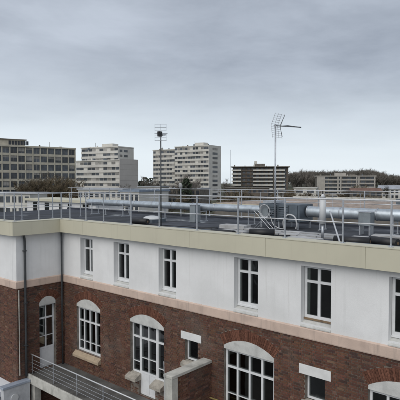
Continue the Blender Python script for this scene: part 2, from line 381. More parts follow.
def lay_bricks(fr, u0, u1, z0, z1, ops, name='bricks', parent=None, single=None):
    H, J, Ls, Lh = .062, .013, .22, .105
    V = []; F = []; C = []
    z = z1-H-.004; row = 0
    while z > z0-.05:
        zb = max(z, z0); zm = (zb+z+H)/2; blk = []
        for o in ops:
            h = o.half(zm)
            if h > 0: blk.append((o.c-h, o.c+h))
        blk.sort(); iv = []; cur = u0
        for a, b in blk:
            if a > cur: iv.append((cur, a-.004))
            cur = max(cur, b+.004)
        if cur < u1: iv.append((cur, u1))
        # Flemish bond, shifted every other course
        u = u0-(.0 if row % 2 else .1675)-.3; k = row % 2
        while u < u1:
            l = Ls if k % 2 == 0 else Lh; k += 1
            for a, b in iv:
                s, e = max(u, a), min(u+l, b)
                if e-s > .025:
                    w = random.uniform(-.003, .004); t = z+H+random.uniform(-.0015, .0015); i = len(V); cf = .004
                    if single and len(NEAR) < 300 and single(s, e, zb): single_brick(fr, s, e, zb, t, w); continue
                    V.extend([fr.p(s, -.03, zb), fr.p(e, -.03, zb), fr.p(e, -.03, t), fr.p(s, -.03, t),
                              fr.p(s, w-cf, zb), fr.p(e, w-cf, zb), fr.p(e, w-cf, t), fr.p(s, w-cf, t),
                              fr.p(s+cf, w, zb+cf), fr.p(e-cf, w, zb+cf), fr.p(e-cf, w, t-cf), fr.p(s+cf, w, t-cf)])
                    F.extend([(i, i+1, i+5, i+4), (i+1, i+2, i+6, i+5), (i+2, i+3, i+7, i+6), (i+3, i, i+4, i+7),
                              (i+4, i+5, i+9, i+8), (i+5, i+6, i+10, i+9), (i+6, i+7, i+11, i+10), (i+7, i+4, i+8, i+11), (i+8, i+9, i+10, i+11)])
                    c = brick_tone(); C.extend([c]*12)
            u += l+J
        z -= H+J; row += 1
    me = bpy.data.meshes.new(name); me.from_pydata(V, [], F)
    if fr.u.cross(Vector((0, 0, 1))).dot(fr.w) < 0: me.flip_normals()
    at = me.color_attributes.new('bc', 'FLOAT_COLOR', 'POINT')
    flat = []
    for c in C: flat += [c[0], c[1], c[2], 1]
    at.data.foreach_set('color', flat); me.update()
    return tag(link(name, me, M_brick, parent or bld), kind='stuff')
lay_bricks(MAIN, 0.015, XE, 0.9, PB-.004, main_op+LT, single=lambda s, e, zb: 12.6 < s and e < 15.2 and zb > 5.35 and round(e-s, 3) in (.22, .105))
lay_bricks(WING, -2.2, -.015, .9, PB-.004, [L_])
lay_bricks(WEND, -6.5, 0.0, 1.5, PB-.004, [])

# render infill + arch bricks ---------------------------------------
def arch_infill(fr, a):
    mb = MB(); pts = [(a.c-a.hw, a.bot), (a.c+a.hw, a.bot)]
    n = 16
    for k in range(n+1):
        t = a.th*(1-2*k/n); pts.append((a.c+a.R*math.sin(t)*.998, a.zc+a.R*math.cos(t)-.004))
    poly = [fr.p(u, .002, z) for u, z in pts]
    mb.prism(poly, fr.w*-.2)
    inf = bevel(mb.build('arch_infill', M_infill, bld), .012, 2)
    nb = max(7, int(round(2*a.th*(a.R+a.ring/2)/.073))); st = 2*a.th/nb
    # one tapered arch brick, shared
    g = .009; hi0 = a.R*math.tan(st/2)-g/2; ho0 = a.Ro*math.tan(st/2)-g/2
    key = MB(); cf = .004
    pr = [(-hi0, a.R), (hi0, a.R), (ho0, a.Ro-.006), (-ho0, a.Ro-.006)]
    front = [(fr.u*u)+Vector((0, 0, z))+fr.w*.006 for u, z in pr]
    key.prism(front, fr.w*-.05); me = key.mesh('arch_brick'); me.materials.append(M_vous)
    cen = Vector(fr.p(a.c, 0, a.zc)); ax = fr.u.cross(Vector((0, 0, 1)))   # rotation axis through the arch centre
    for k in range(nb):
        t = -a.th+st*(k+.5)
        Mx = Matrix.Translation(cen+fr.w*random.uniform(-.004, .004)) @ Matrix.Rotation(t, 4, fr.u.cross(Vector((0, 0, 1))).normalized()*-1)
        o = bpy.data.objects.new('arch_brick', me); col.objects.link(o); o.parent = inf; o.matrix_local = Mx
for a in (A_, B_, C_, D_, E_): arch_infill(MAIN, a)
arch_infill(WING, L_)
for o in LT: bevel(MAIN.box(MB(), o.c-o.hw, o.c+o.hw, -.2, .012, o.z0, o.z1).build('lintel', M_lintel, bld), .006)

# windows -----------------------------------------------------------
def window(fr, u0, u1, z0, z1, w, cols, rows, fw=.055, mw=.05, tw=.05, thin=(), glass=M_pane, name='window', depth=.06):
    """frame mesh with its panes as sub-parts. cols: inner mullion positions (0..1), rows: transom heights (0..1)"""
    mb = MB(); W, Hh = u1-u0, z1-z0
    fr.box(mb, u0, u0+fw, w-depth, w, z0, z1); fr.box(mb, u1-fw, u1, w-depth, w, z0, z1)
    fr.box(mb, u0+fw, u1-fw, w-depth, w-.001, z0, z0+fw*1.2); fr.box(mb, u0+fw, u1-fw, w-depth, w-.001, z1-fw, z1)
    cs = [u0+W*c for c in cols]; rs = [z0+Hh*r for r in rows]
    for r in rs: fr.box(mb, u0+fw, u1-fw, w-depth, w+.006, r-tw/2, r+tw/2)
    lim = [z0+fw*1.2]+[v for r in rs for v in (r-tw/2, r+tw/2)]+[z1-fw]
    for c in cs:
        for k in range(0, len(lim), 2): fr.box(mb, c-mw/2, c+mw/2, w-depth, w+.003, lim[k], lim[k+1])
    ul = [u0+fw]+[v for c in cs for v in (c-mw/2, c+mw/2)]+[u1-fw]
    tz = [z0+Hh*t for t in thin]
    for i in range(0, len(ul), 2):
        for k in range(0, len(lim), 2):
            for t in tz:
                if lim[k] < t < lim[k+1]: fr.box(mb, ul[i], ul[i+1], w-.045, w-.008, t-.014, t+.014)
    f = mb.build(name, M_frame, bld)
    for i in range(0, len(ul), 2):
        for k in range(0, len(lim), 2):
            p = fr.box(MB(), ul[i]-.005, ul[i+1]+.005, w-.045, w-.025, lim[k]-.005, lim[k+1]+.005); p.build('pane', glass, f)
    return f
for i, (a, b) in enumerate(UPW):
    f = window(MAIN, a+.01, b-.01, WZ0+.12, WZ1-.005, -.20, (.5,), (.70,), .075, .085, .075)
    # sloping painted sill
    s = MB().prism([MAIN.p(a, .03, PT+.006), MAIN.p(a, .03, PT+.035), MAIN.p(a, -.0, WZ0-.03), MAIN.p(a, -.31, WZ0+.10), MAIN.p(a, -.31, PT+.02)], (b-a, 0, 0))
    s.build('sill', M_infill, f)
    if i == 4: MAIN.box(MB(), a+.01, b-.01, -.26, -.17, WZ0+.075, WZ0+.125).build('bottom_rail', M_wood, f)
    else: MAIN.box(MB(), a+.01, b-.01, -.26, -.17, WZ0+.07, WZ0+.12).build('bottom_rail', M_frame, f)
for a in (A_, C_, D_, E_):
    f = window(MAIN, a.c-a.hw+.012, a.c+a.hw-.012, a.zs, a.bot-.006, -.10, (.25, .5, .75), (.695,), .07, .065, .065, thin=(.23,))
    u0, u1 = a.c-a.hw-.10, a.c+a.hw+.04
    s = MB().prism([MAIN.p(u0, -.12, a.zs-.004), MAIN.p(u0, .0, a.zs-.02), MAIN.p(u0, .17, a.zs-.16), MAIN.p(u0, .17, a.zs-.27), MAIN.p(u0, -.12, a.zs-.27)], (u1-u0, 0, 0))
    bevel(s.build('sill', M_sill, f), .015, 2)
for k, s in enumerate((S1, S2, S3)):
    f = window(MAIN, s.c-s.hw+.01, s.c+s.hw-.01, s.z0+.05, s.z1-.004, -.14, (), (), .05, .05, .05)
    q = MB().prism([MAIN.p(s.c-s.hw-.1, -.12, s.z0+.045), MAIN.p(s.c-s.hw-.1, .0, s.z0+.03), MAIN.p(s.c-s.hw-.1, .13, s.z0-.05), MAIN.p(s.c-s.hw-.1, .13, s.z0-.16), MAIN.p(s.c-s.hw-.1, -.12, s.z0-.16)], (2*s.hw+.2, 0, 0))
    bevel(q.build('sill', M_stone, f), .012, 2)
# B: glazed double door between two side lights
w = -.12; u0, u1 = B_.c-B_.hw+.01, B_.c+B_.hw-.01
d0, d1 = u0+.47, u1-.45; PANEL = Z(-7.28)
ZT = Z(-5.95)
for (a, b) in ((u0, d0), (d1, u1)):
    window(MAIN, a, b-.002, SILL-.05, B_.bot-.006, w, (), ((ZT-SILL+.05)/(B_.bot-SILL+.044),), .055, .05, .07, thin=(.22,))
    ped = MAIN.box(MB(), a-.02, b+.0, -.30, -.02, DECK, SILL-.312); ped.build('pedestal', M_mortar, bld)
    lay_bricks(Frame((0, .02, 0), (1, 0, 0), (0, -1, 0)), a-.015, b-.008, DECK+.01, SILL-.31, [], 'pedestal_bricks')
    q = MB().prism([MAIN.p(a-.10, -.14, SILL-.05), MAIN.p(a-.10, .0, SILL-.08), MAIN.p(a-.10, .22, SILL-.19), MAIN.p(a-.10, .22, SILL-.31), MAIN.p(a-.10, -.10, SILL-.31)], (b-a+.13, 0, 0))
    bevel(q.build('block_sill', M_stone, bld), .015, 2)
dd = window(MAIN, d0, d1, DECK+.02, B_.bot-.006, w+.008, (.5,), ((PANEL-DECK)/(B_.bot-DECK), (ZT-DECK)/(B_.bot-DECK)), .06, .045, .07, thin=(.52,), name='double_door')
for c in (.25, .75):
    MAIN.box(MB(), d0+.055+(c > .5)*(d1-d0)/2-(c > .5)*.03, d0+(d1-d0)/2-.02+(c > .5)*((d1-d0)/2-.035), w-.05, w+.003, DECK+.08, PANEL-.03).build('door_panel', M_frame, dd)
# wing door
wl = window(WING, L_.c-L_.hw+.01, L_.c+L_.hw-.01, DECK+.02, L_.bot-.006, -.14, (.48,), ((PANEL-DECK)/(L_.bot-DECK), (ZT-DECK)/(L_.bot-DECK)), .055, .045, .07, thin=(.5,), name='glazed_door')
WING.box(MB(), L_.c-L_.hw+.06, L_.c+L_.hw-.06, -.20, -.128, DECK+.08, PANEL-.03).build('door_panel', M_frame, wl)

# rooms behind the glass: floor, back wall, partitions, a few curtains
MB().box(.4, XE-.1, .37, YR, PB-.05, PT-.03).build('upper_floor', M_room, bld); MB().box(.4, XE-.1, .37, YR, DECK-.2, DECK-.01).build('lower_floor', M_room, bld)
MB().box(.4, XE-.1, 3.6, 3.75, DECK, RZ-.21).build('room_wall', M_room, bld)
for x in (3.0, 5.4, 8.7, 11.3, 13.8, 16.4): MB().box(x, x+.12, .38, 3.58, DECK, RZ-.21).build('partition', M_room, bld)
MB().box(-4, -.40, -1.9, 3.0, DECK-.2, DECK-.01).build('lower_floor', M_room, bld); MB().box(-4, -3.9, -1.9, 3.0, DECK, RZ-.21).build('room_wall', M_room, bld)
def curtain(u0, u1, z0, z1, y):
    n = max(6, int((u1-u0)/.05)); mb = MB()
    for k in range(n):
        a, b_ = u0+(u1-u0)*k/n, u0+(u1-u0)*(k+1)/n; ya, yb = y+.02*math.sin(k*1.9), y+.02*math.sin((k+1)*1.9); mb.quad((a, ya, z0), (b_, yb, z0), (b_, yb, z1), (a, ya, z1))
    mb.build('curtain', M_curtain, bld)
for (i, f0, f1) in ((1, .0, .22), (2, .62, 1.), (3, 0, .18), (3, .84, 1), (4, .0, .16), (0, .7, 1.)):
    a, b = UPW[i]; curtain(a+(b-a)*f0, a+(b-a)*f1, WZ0+.13, WZ1-.01, .295)
for (a, f0, f1) in ((A_, 0, .2), (C_, .78, 1), (C_, 0, .12)):
    u = a.c-a.hw; curtain(u+2*a.hw*f0, u+2*a.hw*f1, a.zs+.02, a.bot-.01, .24)

# fascia, soffit, parapet -------------------------------------------
def fascia_run(fr, u0, u1, joints, w=.30):
    e = [u0]+[j for j in joints if u0 < j < u1]+[u1]
    for a, b in zip(e[:-1], e[1:]):
        mb = fr.box(MB(), a+.0022, b-.0022, w-.05, w+random.uniform(-.002, .002), FB, FT-.022)
        bevel(mb.build('fascia_panel', M_fascia, bld), .003)
fascia_run(MAIN, .30, XE, [5.0-3.02, 5.0, 8.0, 11.03, 14.05, 17.05, 20.0])
fascia_run(WING, -2.50, -.30, [])
fascia_run(WEND, -12, .30-.052, [-9, -6, -3])
# soffit boards and the solid parapet kerb behind the panels
mb = MB(); MAIN.box(mb, .25, XE, -.1, .252, FB+.03, FB+.07); mb.build('soffit', M_soffit, bld)
mb = MB(); WING.box(mb, -2.45, -.252, -.1, .248, FB+.03, FB+.07); mb.build('soffit', M_soffit, bld)
mb = MB(); WEND.box(mb, -12, .10, -.1, .248, FB+.03, FB+.07); mb.build('soffit', M_soffit, bld)
def kerb(x0, x1, y0, y1): return MB().box(x0, x1, y0, y1, FB+.072, FT-.030)
kerb(.25, XE, -.252, .15).build('parapet_kerb', M_conc, bld); kerb(-.20, .25, -2.45, .15).build('parapet_kerb', M_conc, bld); kerb(-12, -.203, -2.45, -2.05).build('parapet_kerb', M_conc, bld)
def cap(x0, x1, y0, y1): return MB().box(x0, x1, y0, y1, FT-.021, FT)
for c in (cap(.312, XE, -.312, .17), cap(-.22, .309, -2.512, .17), cap(-12, -.223, -2.512, -2.03)): c.build('parapet_capping', M_fascia, bld)
# roof sheet and rear upstand
MB().box(.1, XE, .10, YR, RZ-.2, RZ).build('roof_membrane', M_memb, bld)
MB().box(-12, .098, -2.2, YR, RZ-.2, RZ-.004).build('roof_membrane', M_memb, bld)
M_felt = mat('felt_strip', (.038, .042, .052), .75, .3, 1.2, .4, 10, objrand=.35); rough_noise(M_felt, .12, .85, .6, (1, 1, 1), .30, .44)
for k in range(21): ubox('felt_strip', M_felt, bld, .17+k*1.0, .17+k*1.0+(1.0-.012 if k < 20 else .6), .17, YR-.004, RZ+.0005, RZ+.004+.003*(k % 2))
for k in range(8): ubox('felt_strip', M_felt, bld, -8+k*1.0, -8+k*1.0+.988, -2.0, YR-.004, RZ-.0035, RZ+.0005+.003*(k % 2))
MB().box(-12, XE, YR, YR+.25, RZ-.5, RZ+.10).build('rear_upstand', M_memb, bld)
MB().box(-12, XE, YR+.02, YR+.24, 0, RZ-.502).build('rear_wall', M_render, bld)
MB().box(XE-.02, XE+.2, .0, YR, 0, RZ+.1).build('side_wall', M_render, bld)

# rain pipes --------------------------------------------------------
dp = MB().tube([(.16, -1.95, FB+.05), (.12, -1.92, FB-.02), (.075, -1.86, FB-.16), (.075, -1.85, FB-.3)]+[(.075, -1.85, z) for z in (8, 7.4, 7, 5, 3.3)], .05, 10)
dpo = tag(dp.build('rain_pipe', M_dark, smooth=True), 'dark grey rain pipe running down the short wing wall beside its corner', 'rain pipe', 'rain pipes')
for z in (8.6, 6.4, 4.6): MB().box(0, .14, -1.92, -1.78, z, z+.035).build('clip', M_dark, dpo)
dp = MB().tube([(.12, -.12, FB+.05), (.12, -.12, FB-.1), (.11, -.11, FB-.25), (.11, -.11, 6.9), (.11, -.11, 3.36)], .04, 10)
tag(dp.build('rain_pipe', M_dark, smooth=True), 'thin dark rain pipe in the inner corner of the two walls', 'rain pipe', 'rain pipes')
tag(MB().tube([(.035, -2.12, PB-.05), (.035, -2.12, 3.4)], .022, 8).build('conduit', M_conc), 'pale thin conduit along the wing corner left of the rain pipe', 'conduit')

# ================================================================== GALLERY, LOW WALLS
deck = empty('gallery', (4.2, -.9, 0), 0, 'concrete gallery slab with mossy edge below the arched doors', 'gallery')
def atp(o, p): o.parent = p; o.matrix_parent_inverse = p.matrix_basis.inverted(); return o
bpy.context.view_layer.update()
atp(MB().box(.004, 8.36, -1.70, -.0, DECK-.16, DECK).build('slab', M_slab), deck)
atp(bevel(MB().box(.004, 8.36, -1.78, -1.703, DECK-.36, DECK+.03).build('slab_edge', M_conc), .015, 2), deck)
for x in (.24, 4.2, 7.9): atp(MB().box(x-.16, x+.16, -1.66, -1.38, 0, DECK-.16).build('pier', M_conc), deck)
rail = empty('gallery_railing', (4.2, -1.62, DECK), 0, 'pale steel railing with thin bars along the gallery edge', 'railing')
bpy.context.view_layer.update()
RY = -1.60
for i in range(6):
    x = .12+i*1.62; atp(MB().box(x-.02, x+.02, RY-.012, RY+.012, DECK+.001, DECK+.80).build('post', M_galv), rail)
atp(MB().tube([(.02, RY, DECK+.82), (8.34, RY, DECK+.82)], .024, 8).build('handrail', M_pale, smooth=True), rail)
for k in range(4): atp(MB().tube([(.02, RY-.02, DECK+.17+k*.15), (8.34, RY-.02, DECK+.17+k*.15)], .008, 6).build('bar', M_galv), rail)

sw = empty('brick_screen_wall', (8.57, -.95, 0), 0, 'brick screen wall with pale concrete coping standing out from the facade', 'wall')
bpy.context.view_layer.update()
SX0, SX1 = 8.40, 8.72; ST = Z(-5.91)
atp(MB().box(SX0+.014, SX1-.014, -1.62, -.0, 0, ST-.10).build('core', M_mortar), sw)
fs = Frame((SX1, 0, 0), (0, 1, 0), (1, 0, 0))
b = lay_bricks(fs, -1.62, -.006, 1.5, ST-.105, []); atp(b, sw)
fs = Frame((SX0, 0, 0), (0, -1, 0), (-1, 0, 0))
b = lay_bricks(fs, .006, 1.62, DECK, ST-.105, []); atp(b, sw)
atp(bevel(MB().box(SX0-.03, SX1+.03, -1.90, -.004, ST-.10, ST).build('coping', M_conc), .015, 2), sw)
atp(bevel(MB().box(SX0-.01, SX1+.01, -1.88, -1.622, 0, ST-.102).build('end_post', M_conc), .012, 2), sw)
tag(MB().tube([(8.46, -1.95, ST-.9), (8.46, -1.95, ST+.02), (8.45, -1.95, ST+.42)], .012, 6).build('steel_rod', M_pale), 'thin steel rod rising beside the end post of the brick screen wall', 'rod')
tag(MB().tube([(8.74, -.10, Z(-7.15)), (13.6, -.10, Z(-7.15))], .03, 8).build('yellow_pipe', M_yellow, smooth=True), 'yellow pipe along the brick facade right of the screen wall', 'pipe')

la = empty('low_annex', (.2, -2.4, 0), 0, 'low white roofed annex with blue grey coped wall at the foot of the wing', 'annex')
bpy.context.view_layer.update()
AZ = Z(-8.30)
atp(MB().box(.02, .26, -2.95, -1.80, 0, AZ-.10).build('side_wall', M_wall_grey), la)
atp(bevel(MB().box(-.02, .30, -3.00, -1.785, AZ-.098, AZ).build('coping', M_bluegrey), .012, 2), la)
atp(MB().box(-6, -.022, -6.5, -2.21, AZ-.45, AZ-.25).build('roof', M_white_roof), la)
atp(MB().box(-5.8, -.10, -6.4, -2.21, 0, AZ-.452).build('wall', M_wall_grey), la)
lo = MB().tube([(0, 0, 0), (.05, 0, 0)], .16, 20).build('wall_lamp', M_white); lo.location = (.262, -2.5, AZ-.55)
tag(lo, 'round white bulkhead lamp on the annex wall under its coping', 'lamp')

# ================================================================== ROOF RAILINGS
def railing(name, label, posts, line, z0, top, mid, m=M_galv, r=.020, kick=True):
    e = empty(name, (posts[0][0], posts[0][1], z0), 0, label, 'railing', 'roof railings'); bpy.context.view_layer.update()
    for x, y in posts:
        atp(MB().box(x-.019, x+.019, y-.019, y+.019, z0+.012, top).build('post', m), e)
        atp(MB().box(x-.06, x+.06, y-.06, y+.06, z0+.001, z0+.014).build('foot_plate', m), e)
    for k, z in enumerate((top, mid)):
        atp(MB().tube([(x, y, z) for x, y in line], r if k == 0 else r*.8, 8).build('top_rail' if k == 0 else 'mid_rail', M_pale, smooth=True), e)
    return e
RT_, RM_ = Z(-.46), Z(-1.07)
fx = [.77, 1.93, 3.12, 4.80, 6.35, 8.16, 9.88, 11.57, 13.35, 14.62, 16.3, 18.0, 19.7]
railing('roof_railing', 'galvanised guard rail along the front parapet of the roof', [(x, -.10) for x in fx], [(.10, -.10), (XE, -.10)], FT, RT_, RM_)
wp = [(.10, -.10), (.10, -1.2), (.10, -2.30)]
railing('roof_railing', 'galvanised guard rail around the short wing at the left', wp+[(-.75, -2.30), (-2.2, -2.30), (-3.9, -2.30), (-5.6, -2.30)], [(.10, -.14), (.10, -2.30), (-12, -2.30)], FT, RT_, RM_)
railing('roof_railing', 'guard rail along the rear edge of the roof behind the duct', [(x*2.2-12+.4, YR+.12) for x in range(15)], [(-12, YR+.12), (XE, YR+.12)], RZ+.10, Z(-.40), Z(-.95), r=.018)

railing('roof_railing', 'far guard rail along the front edge of the tan gravel roof', [(-11.5+x*2.4, 25.5) for x in range(20)], [(-12, 25.5), (37.5, 25.5)], Z(-2.045), Z(-.95), Z(-1.5), r=.018)
railing('roof_railing', 'short guard rail crossing the left wing roof towards the rear', [(-4.6, y) for y in (-1.2, .6, 2.4, 4.2, 6.0, 7.8)], [(-4.6, -2.25), (-4.6, 8.3)], RZ+.004, Z(-.62), Z(-1.2), r=.018)
# ================================================================== ROOF EQUIPMENT
DY, DZ, DR = 6.0, Z(-1.235), .225
def duct(x0, x1, label, DR=.225):
    e = empty('ventilation_duct', (x0, DY, RZ), 0, label, 'duct', 'roof ducts'); bpy.context.view_layer.update()
    n = max(1, int(round((x1-x0)/1.45))); s = (x1-x0)/n
    me = MB().tube([(0, 0, 0), (s*.5, 0, 0), (s, 0, 0)], DR, 24, cap=False).mesh('duct_section', True); me.materials.append(M_duct)
    fl = MB().tube([(-.02, 0, 0), (.02, 0, 0)], DR+.018, 24).mesh('flange', True); fl.materials.append(M_galv)
    sup = MB(); sup.box(-.02, .02, -.26, -.22, RZ-DZ, .02).box(-.02, .02, .22, .26, RZ-DZ, .02).box(-.02, .02, -.22, .22, -DR-.06, -DR-.02).box(-.03, .03, -.35, .35, RZ-DZ+.002, RZ-DZ+.04)
    sm = sup.mesh('support'); sm.materials.append(M_galv)
    for k in range(n):
        atp(link('duct_section', me, None, None, Matrix.Translation((x0+k*s, DY, DZ))), e)
        atp(link('flange', fl, None, None, Matrix.Translation((x0+k*s+(.02 if k == 0 else 0), DY, DZ))), e)
        if k % 2 == 0: atp(link('support', sm, None, None, Matrix.Translation((x0+k*s+s*.45, DY, DZ))), e)
    atp(link('flange', fl, None, None, Matrix.Translation((x1-.02, DY, DZ))), e)
    return e
xa = on_y(266, 215, 5.9).x; xb = on_y(306, 215, 5.9).x
duct(-6.3, xa-.05, 'long round foil duct on the roof left of the grey air unit', .175)
duct(xb+.05, XE-.3, 'long round foil duct on the roof right of the grey air unit')

au = empty('air_handling_unit', ((xa+xb)/2, 5.9, RZ), 0, 'blue grey air handling unit with dark grilles between the two ducts', 'air unit'); bpy.context.view_layer.update()
atp(bevel(MB().box(xa, xb, 5.35, 6.5, RZ+.30, Z(-.92)).build('casing', M_unit), .02), au)
wd = xb-xa
for (a, b, m) in ((.04, .25, M_vent), (.28, .46, M_grille), (.52, .74, M_grille), (.78, .96, M_unit)):
    atp(MB().box(xa+wd*a, xa+wd*b, 5.315, 5.352, RZ+.36, Z(-.97)).build('panel' if m is M_unit else 'grille', m), au)
for a in (.28, .52):
    for k in range(6): atp(MB().box(xa+wd*a, xa+wd*(a+(.18 if a < .5 else .22)), 5.300, 5.318, RZ+0.55+k*.09, RZ+.44+k*.09).build('slat', M_unit), au)
for x in (xa+.1, (xa+xb)/2, xb-.1):
    for y in (5.4, 6.4): atp(MB().box(x-.03, x+.03, y-.03, y+.03, RZ, RZ+.299).build('leg', M_galv), au)
atp(MB().box(xa+.1, xa+.75, 5.5, 6.3, Z(-.898), Z(-.80)).build('top_cowl', M_galv), au)
def hose(pts, label, r=.034):
    # Catmull-Rom through the points
    P = [Vector(p) for p in pts]; P = [P[0]*2-P[1]]+P+[P[-1]*2-P[-2]]; out = []
    for i in range(1, len(P)-2):
        for k in range(8):
            t = k/8; a, b, c, d = P[i-1:i+3]
            out.append(.5*((2*b)+(c-a)*t+(2*a-5*b+4*c-d)*t*t+(3*b-a-3*c+d)*t**3))
    out.append(P[-2])
    tag(MB().tube(out, r, 8).build('flexible_hose', M_hose, smooth=True), label, 'hose', 'flexible hoses')
xm = xa+wd*.78; q = 5.2
hose([(xm-.25, q+.1, RZ+.04), (xm-.22, q, RZ+.35), (xm, q-.02, RZ+.62), (xm+.3, q, RZ+.55), (xm+.38, q+.05, RZ+.25), (xm+.30, q+.12, RZ+.04)], 'white flexible hose arching at the right end of the air unit')
xm = xa+wd*.20
for (dx_, rr, zc_, lab) in ((0, .24, .72, 'pale cable coil hung at the left end of the air unit'),):
    e = empty('cable_coil', (xm, q, RZ+zc_), 0, lab, 'cable coil')
    for k in range(4): MB().tube([((rr+.02*(k % 2))*math.cos(t*.2618), -.03*k+.06, (rr+.015*k)*math.sin(t*.2618)) for t in range(25)], .013, 6, cap=False).build('turn', M_hose, e, smooth=True)
hose([(xm+.2, q, RZ+.62), (xm+.34, q-.05, RZ+.45), (xm+.5, q-.08, RZ+.18), (xm+.8, q-.12, RZ+.05), (xm+1.1, q-.2, RZ+.04)], 'thin pale hose falling from the cable coil to the roof', .02)
fs_ = empty('folding_stand', (xm+.15, q-.35, RZ), 0, 'pale steel trestle frame with crossed legs before the air unit', 'trestle')
for (x0_, x1_) in ((-.45, .35), (.35, -.45)):
    for y_ in (0, .25): MB().tube([(x0_, y_, .01), (x1_, y_, .74)], .012, 6).build('leg', M_galv, fs_)
for x_ in (-.45, .35): MB().tube([(x_, -.03, .74), (x_, .28, .74)], .012, 6).build('cross_bar', M_galv, fs_)

# vent boxes standing at the duct
def vent_box(px, py, Y, w_, low, label):
    p = on_y(px, py, Y); e = empty('vent_box', (p.x, Y, RZ), 0, label, 'vent box', 'vent boxes'); bpy.context.view_layer.update()
    atp(bevel(MB().box(p.x-w_/2, p.x+w_/2, Y-.2, Y+.2, low, p.z-.03).build('casing', M_vent), .012), e)
    atp(MB().box(p.x-w_/2-.02, p.x+w_/2+.02, Y-.22, Y+.22, p.z-.029, p.z).build('lid', M_galv), e)
    if low > RZ+.05:
        for sx in (-1, 1): atp(MB().box(p.x+sx*w_*.4-.02, p.x+sx*w_*.4+.02, Y-.18, Y+.18, RZ, low-.001).build('leg', M_galv), e)
    return e
vent_box(195, 204.5, 5.5, .36, RZ+.001, 'blue grey vent box in front of the duct near the middle of the roof')
vent_box(366.5, 211.5, 5.4, .46, Z(-1.62), 'grey green vent box on legs in front of the right duct')

# white flue with pointed cap
p = on_y(322.5, 226, 2.8)
fl = empty('white_flue', (p.x, 2.8, RZ), 0, 'white upright flue with pointed cap behind the front rail', 'flue'); bpy.context.view_layer.update()
atp(MB().tube([(p.x, 2.8, RZ), (p.x, 2.8, RZ+0.55)], .045, 10).build('stem', M_galv, smooth=True), fl)
atp(MB().tube([(p.x, 2.8, RZ+0.55), (p.x, 2.8, RZ+1.43)], .105, 16).build('cylinder', M_white, smooth=True), fl)
atp(MB().tube([(p.x, 2.8, RZ+1.43), (p.x, 2.8, RZ+1.57)], .105, 16, .03).build('cap', M_white, smooth=True), fl)
atp(MB().tube([(p.x, 2.8, RZ+1.57), (p.x, 2.8, RZ+1.66)], .02, 8).build('tip', M_black), fl)
# leaning steel brace right of the flue
a = on_y(330, 206, 3.2); b = on_y(342, 230, 1.2)
tag(MB().tube([(a.x, 3.2, Z(-1.0)), (b.x, 1.2, RZ+.02)], .025, 8).build('leaning_strut', M_pale), 'pale steel strut leaning from the roof right of the white flue', 'strut')

# pavers and loose sheets lying on the membrane
def pave_row(x0, n, y, w_, d_, gap, label):
    for k in range(n):
        o = ubox('paving_slab', M_paver, None, 0, w_, 0, d_, 0, .05); o.location = (x0+k*(w_+gap), y+random.uniform(-.03, .03), RZ+.009); o.rotation_euler = (0, 0, random.uniform(-.02, .02))
        tag(o, label, 'paving slab', 'slabs lying on the roof: '+label[20:])
pave_row(on_y(284, 230, 3.9).x-2.4, 6, 3.95, .72, .5, .05, 'pale concrete slab of the rear walkway row in front of the air unit')
pave_row(on_y(284, 232, 3.2).x-1.0, 6, 3.25, .72, .5, .05, 'pale concrete slab of the front walkway row in front of the air unit')
pave_row(on_y(215, 233, 2.7).x, 2, 2.8, .62, .55, .06, 'pale concrete slab of the pair lying left of the walkway')
pave_row(on_y(345, 232, 3.6).x, 3, 3.9, .8, .5, .4, 'pale concrete slab of the spaced row right of the flue')
# membrane rolls and loose boards left by the roofers
for (px, Y, l_, a_, lab) in ((206, 1.7, 1.0, .1, 'black membrane roll lying by the parapet near the vent box'), (223, 1.3, 1.1, -.15, 'black membrane roll lying left of the walkway slabs'), (262, 2.4, .9, .5, 'black membrane roll lying before the air unit'),
                          (352, 2.2, 1.1, .2, 'black membrane roll lying right of the leaning strut'), (384, 2.6, 1.0, -.3, 'black membrane roll lying at the right end of the roof'), (140, 3.0, 1.0, .05, 'black membrane roll lying left of the skylight')):
    p = on_y(px, 230, Y); e = empty('membrane_roll', (p.x, Y, RZ), a_, lab, 'roll', 'membrane rolls on the roof')
    MB().tube([(-l_/2, 0, .14), (l_/2, 0, .14)], .14, 16).build('roll', M_black, e, smooth=True); MB().tube([(-l_/2-.01, 0, .14), (l_/2+.01, 0, .14)], .045, 10).build('core', M_wood, e)
for (px, Y, w_, d_, n_, a_, lab) in ((235, 4.2, 1.2, .6, 3, .1, 'stack of pale insulation boards before the left duct'), (305, 2.3, 1.1, .6, 2, -.2, 'stack of pale insulation boards left of the white flue'), (392, 3.9, 1.2, .6, 4, .15, 'stack of pale insulation boards at the right end of the roof')):
    p = on_y(px, 230, Y); e = empty('board_stack', (p.x, Y, RZ), a_, lab, 'boards', 'board stacks on the roof')
    for k in range(n_): o = ubox('board', M_paver, e, -w_/2, w_/2, -d_/2, d_/2, .004+k*.052, .054+k*.052); o.rotation_euler = (0, 0, random.uniform(-.04, .04))
for (pts, lab) in (([(2, 3.0), (5, 3.3), (7.5, 2.6), (9.5, 3.0), (11.2, 4.6)], 'black cable snaking over the roof to the air unit'), ([(12.4, 5.0), (13.2, 4.4), (14.6, 4.5), (16.5, 3.6), (19, 3.9)], 'black cable lying right of the air unit')):
    tag(MB().tube([(x, y, RZ+.02) for x, y in pts], .018, 6).build('roof_cable', M_black), lab, 'cable', 'cables on the roof')
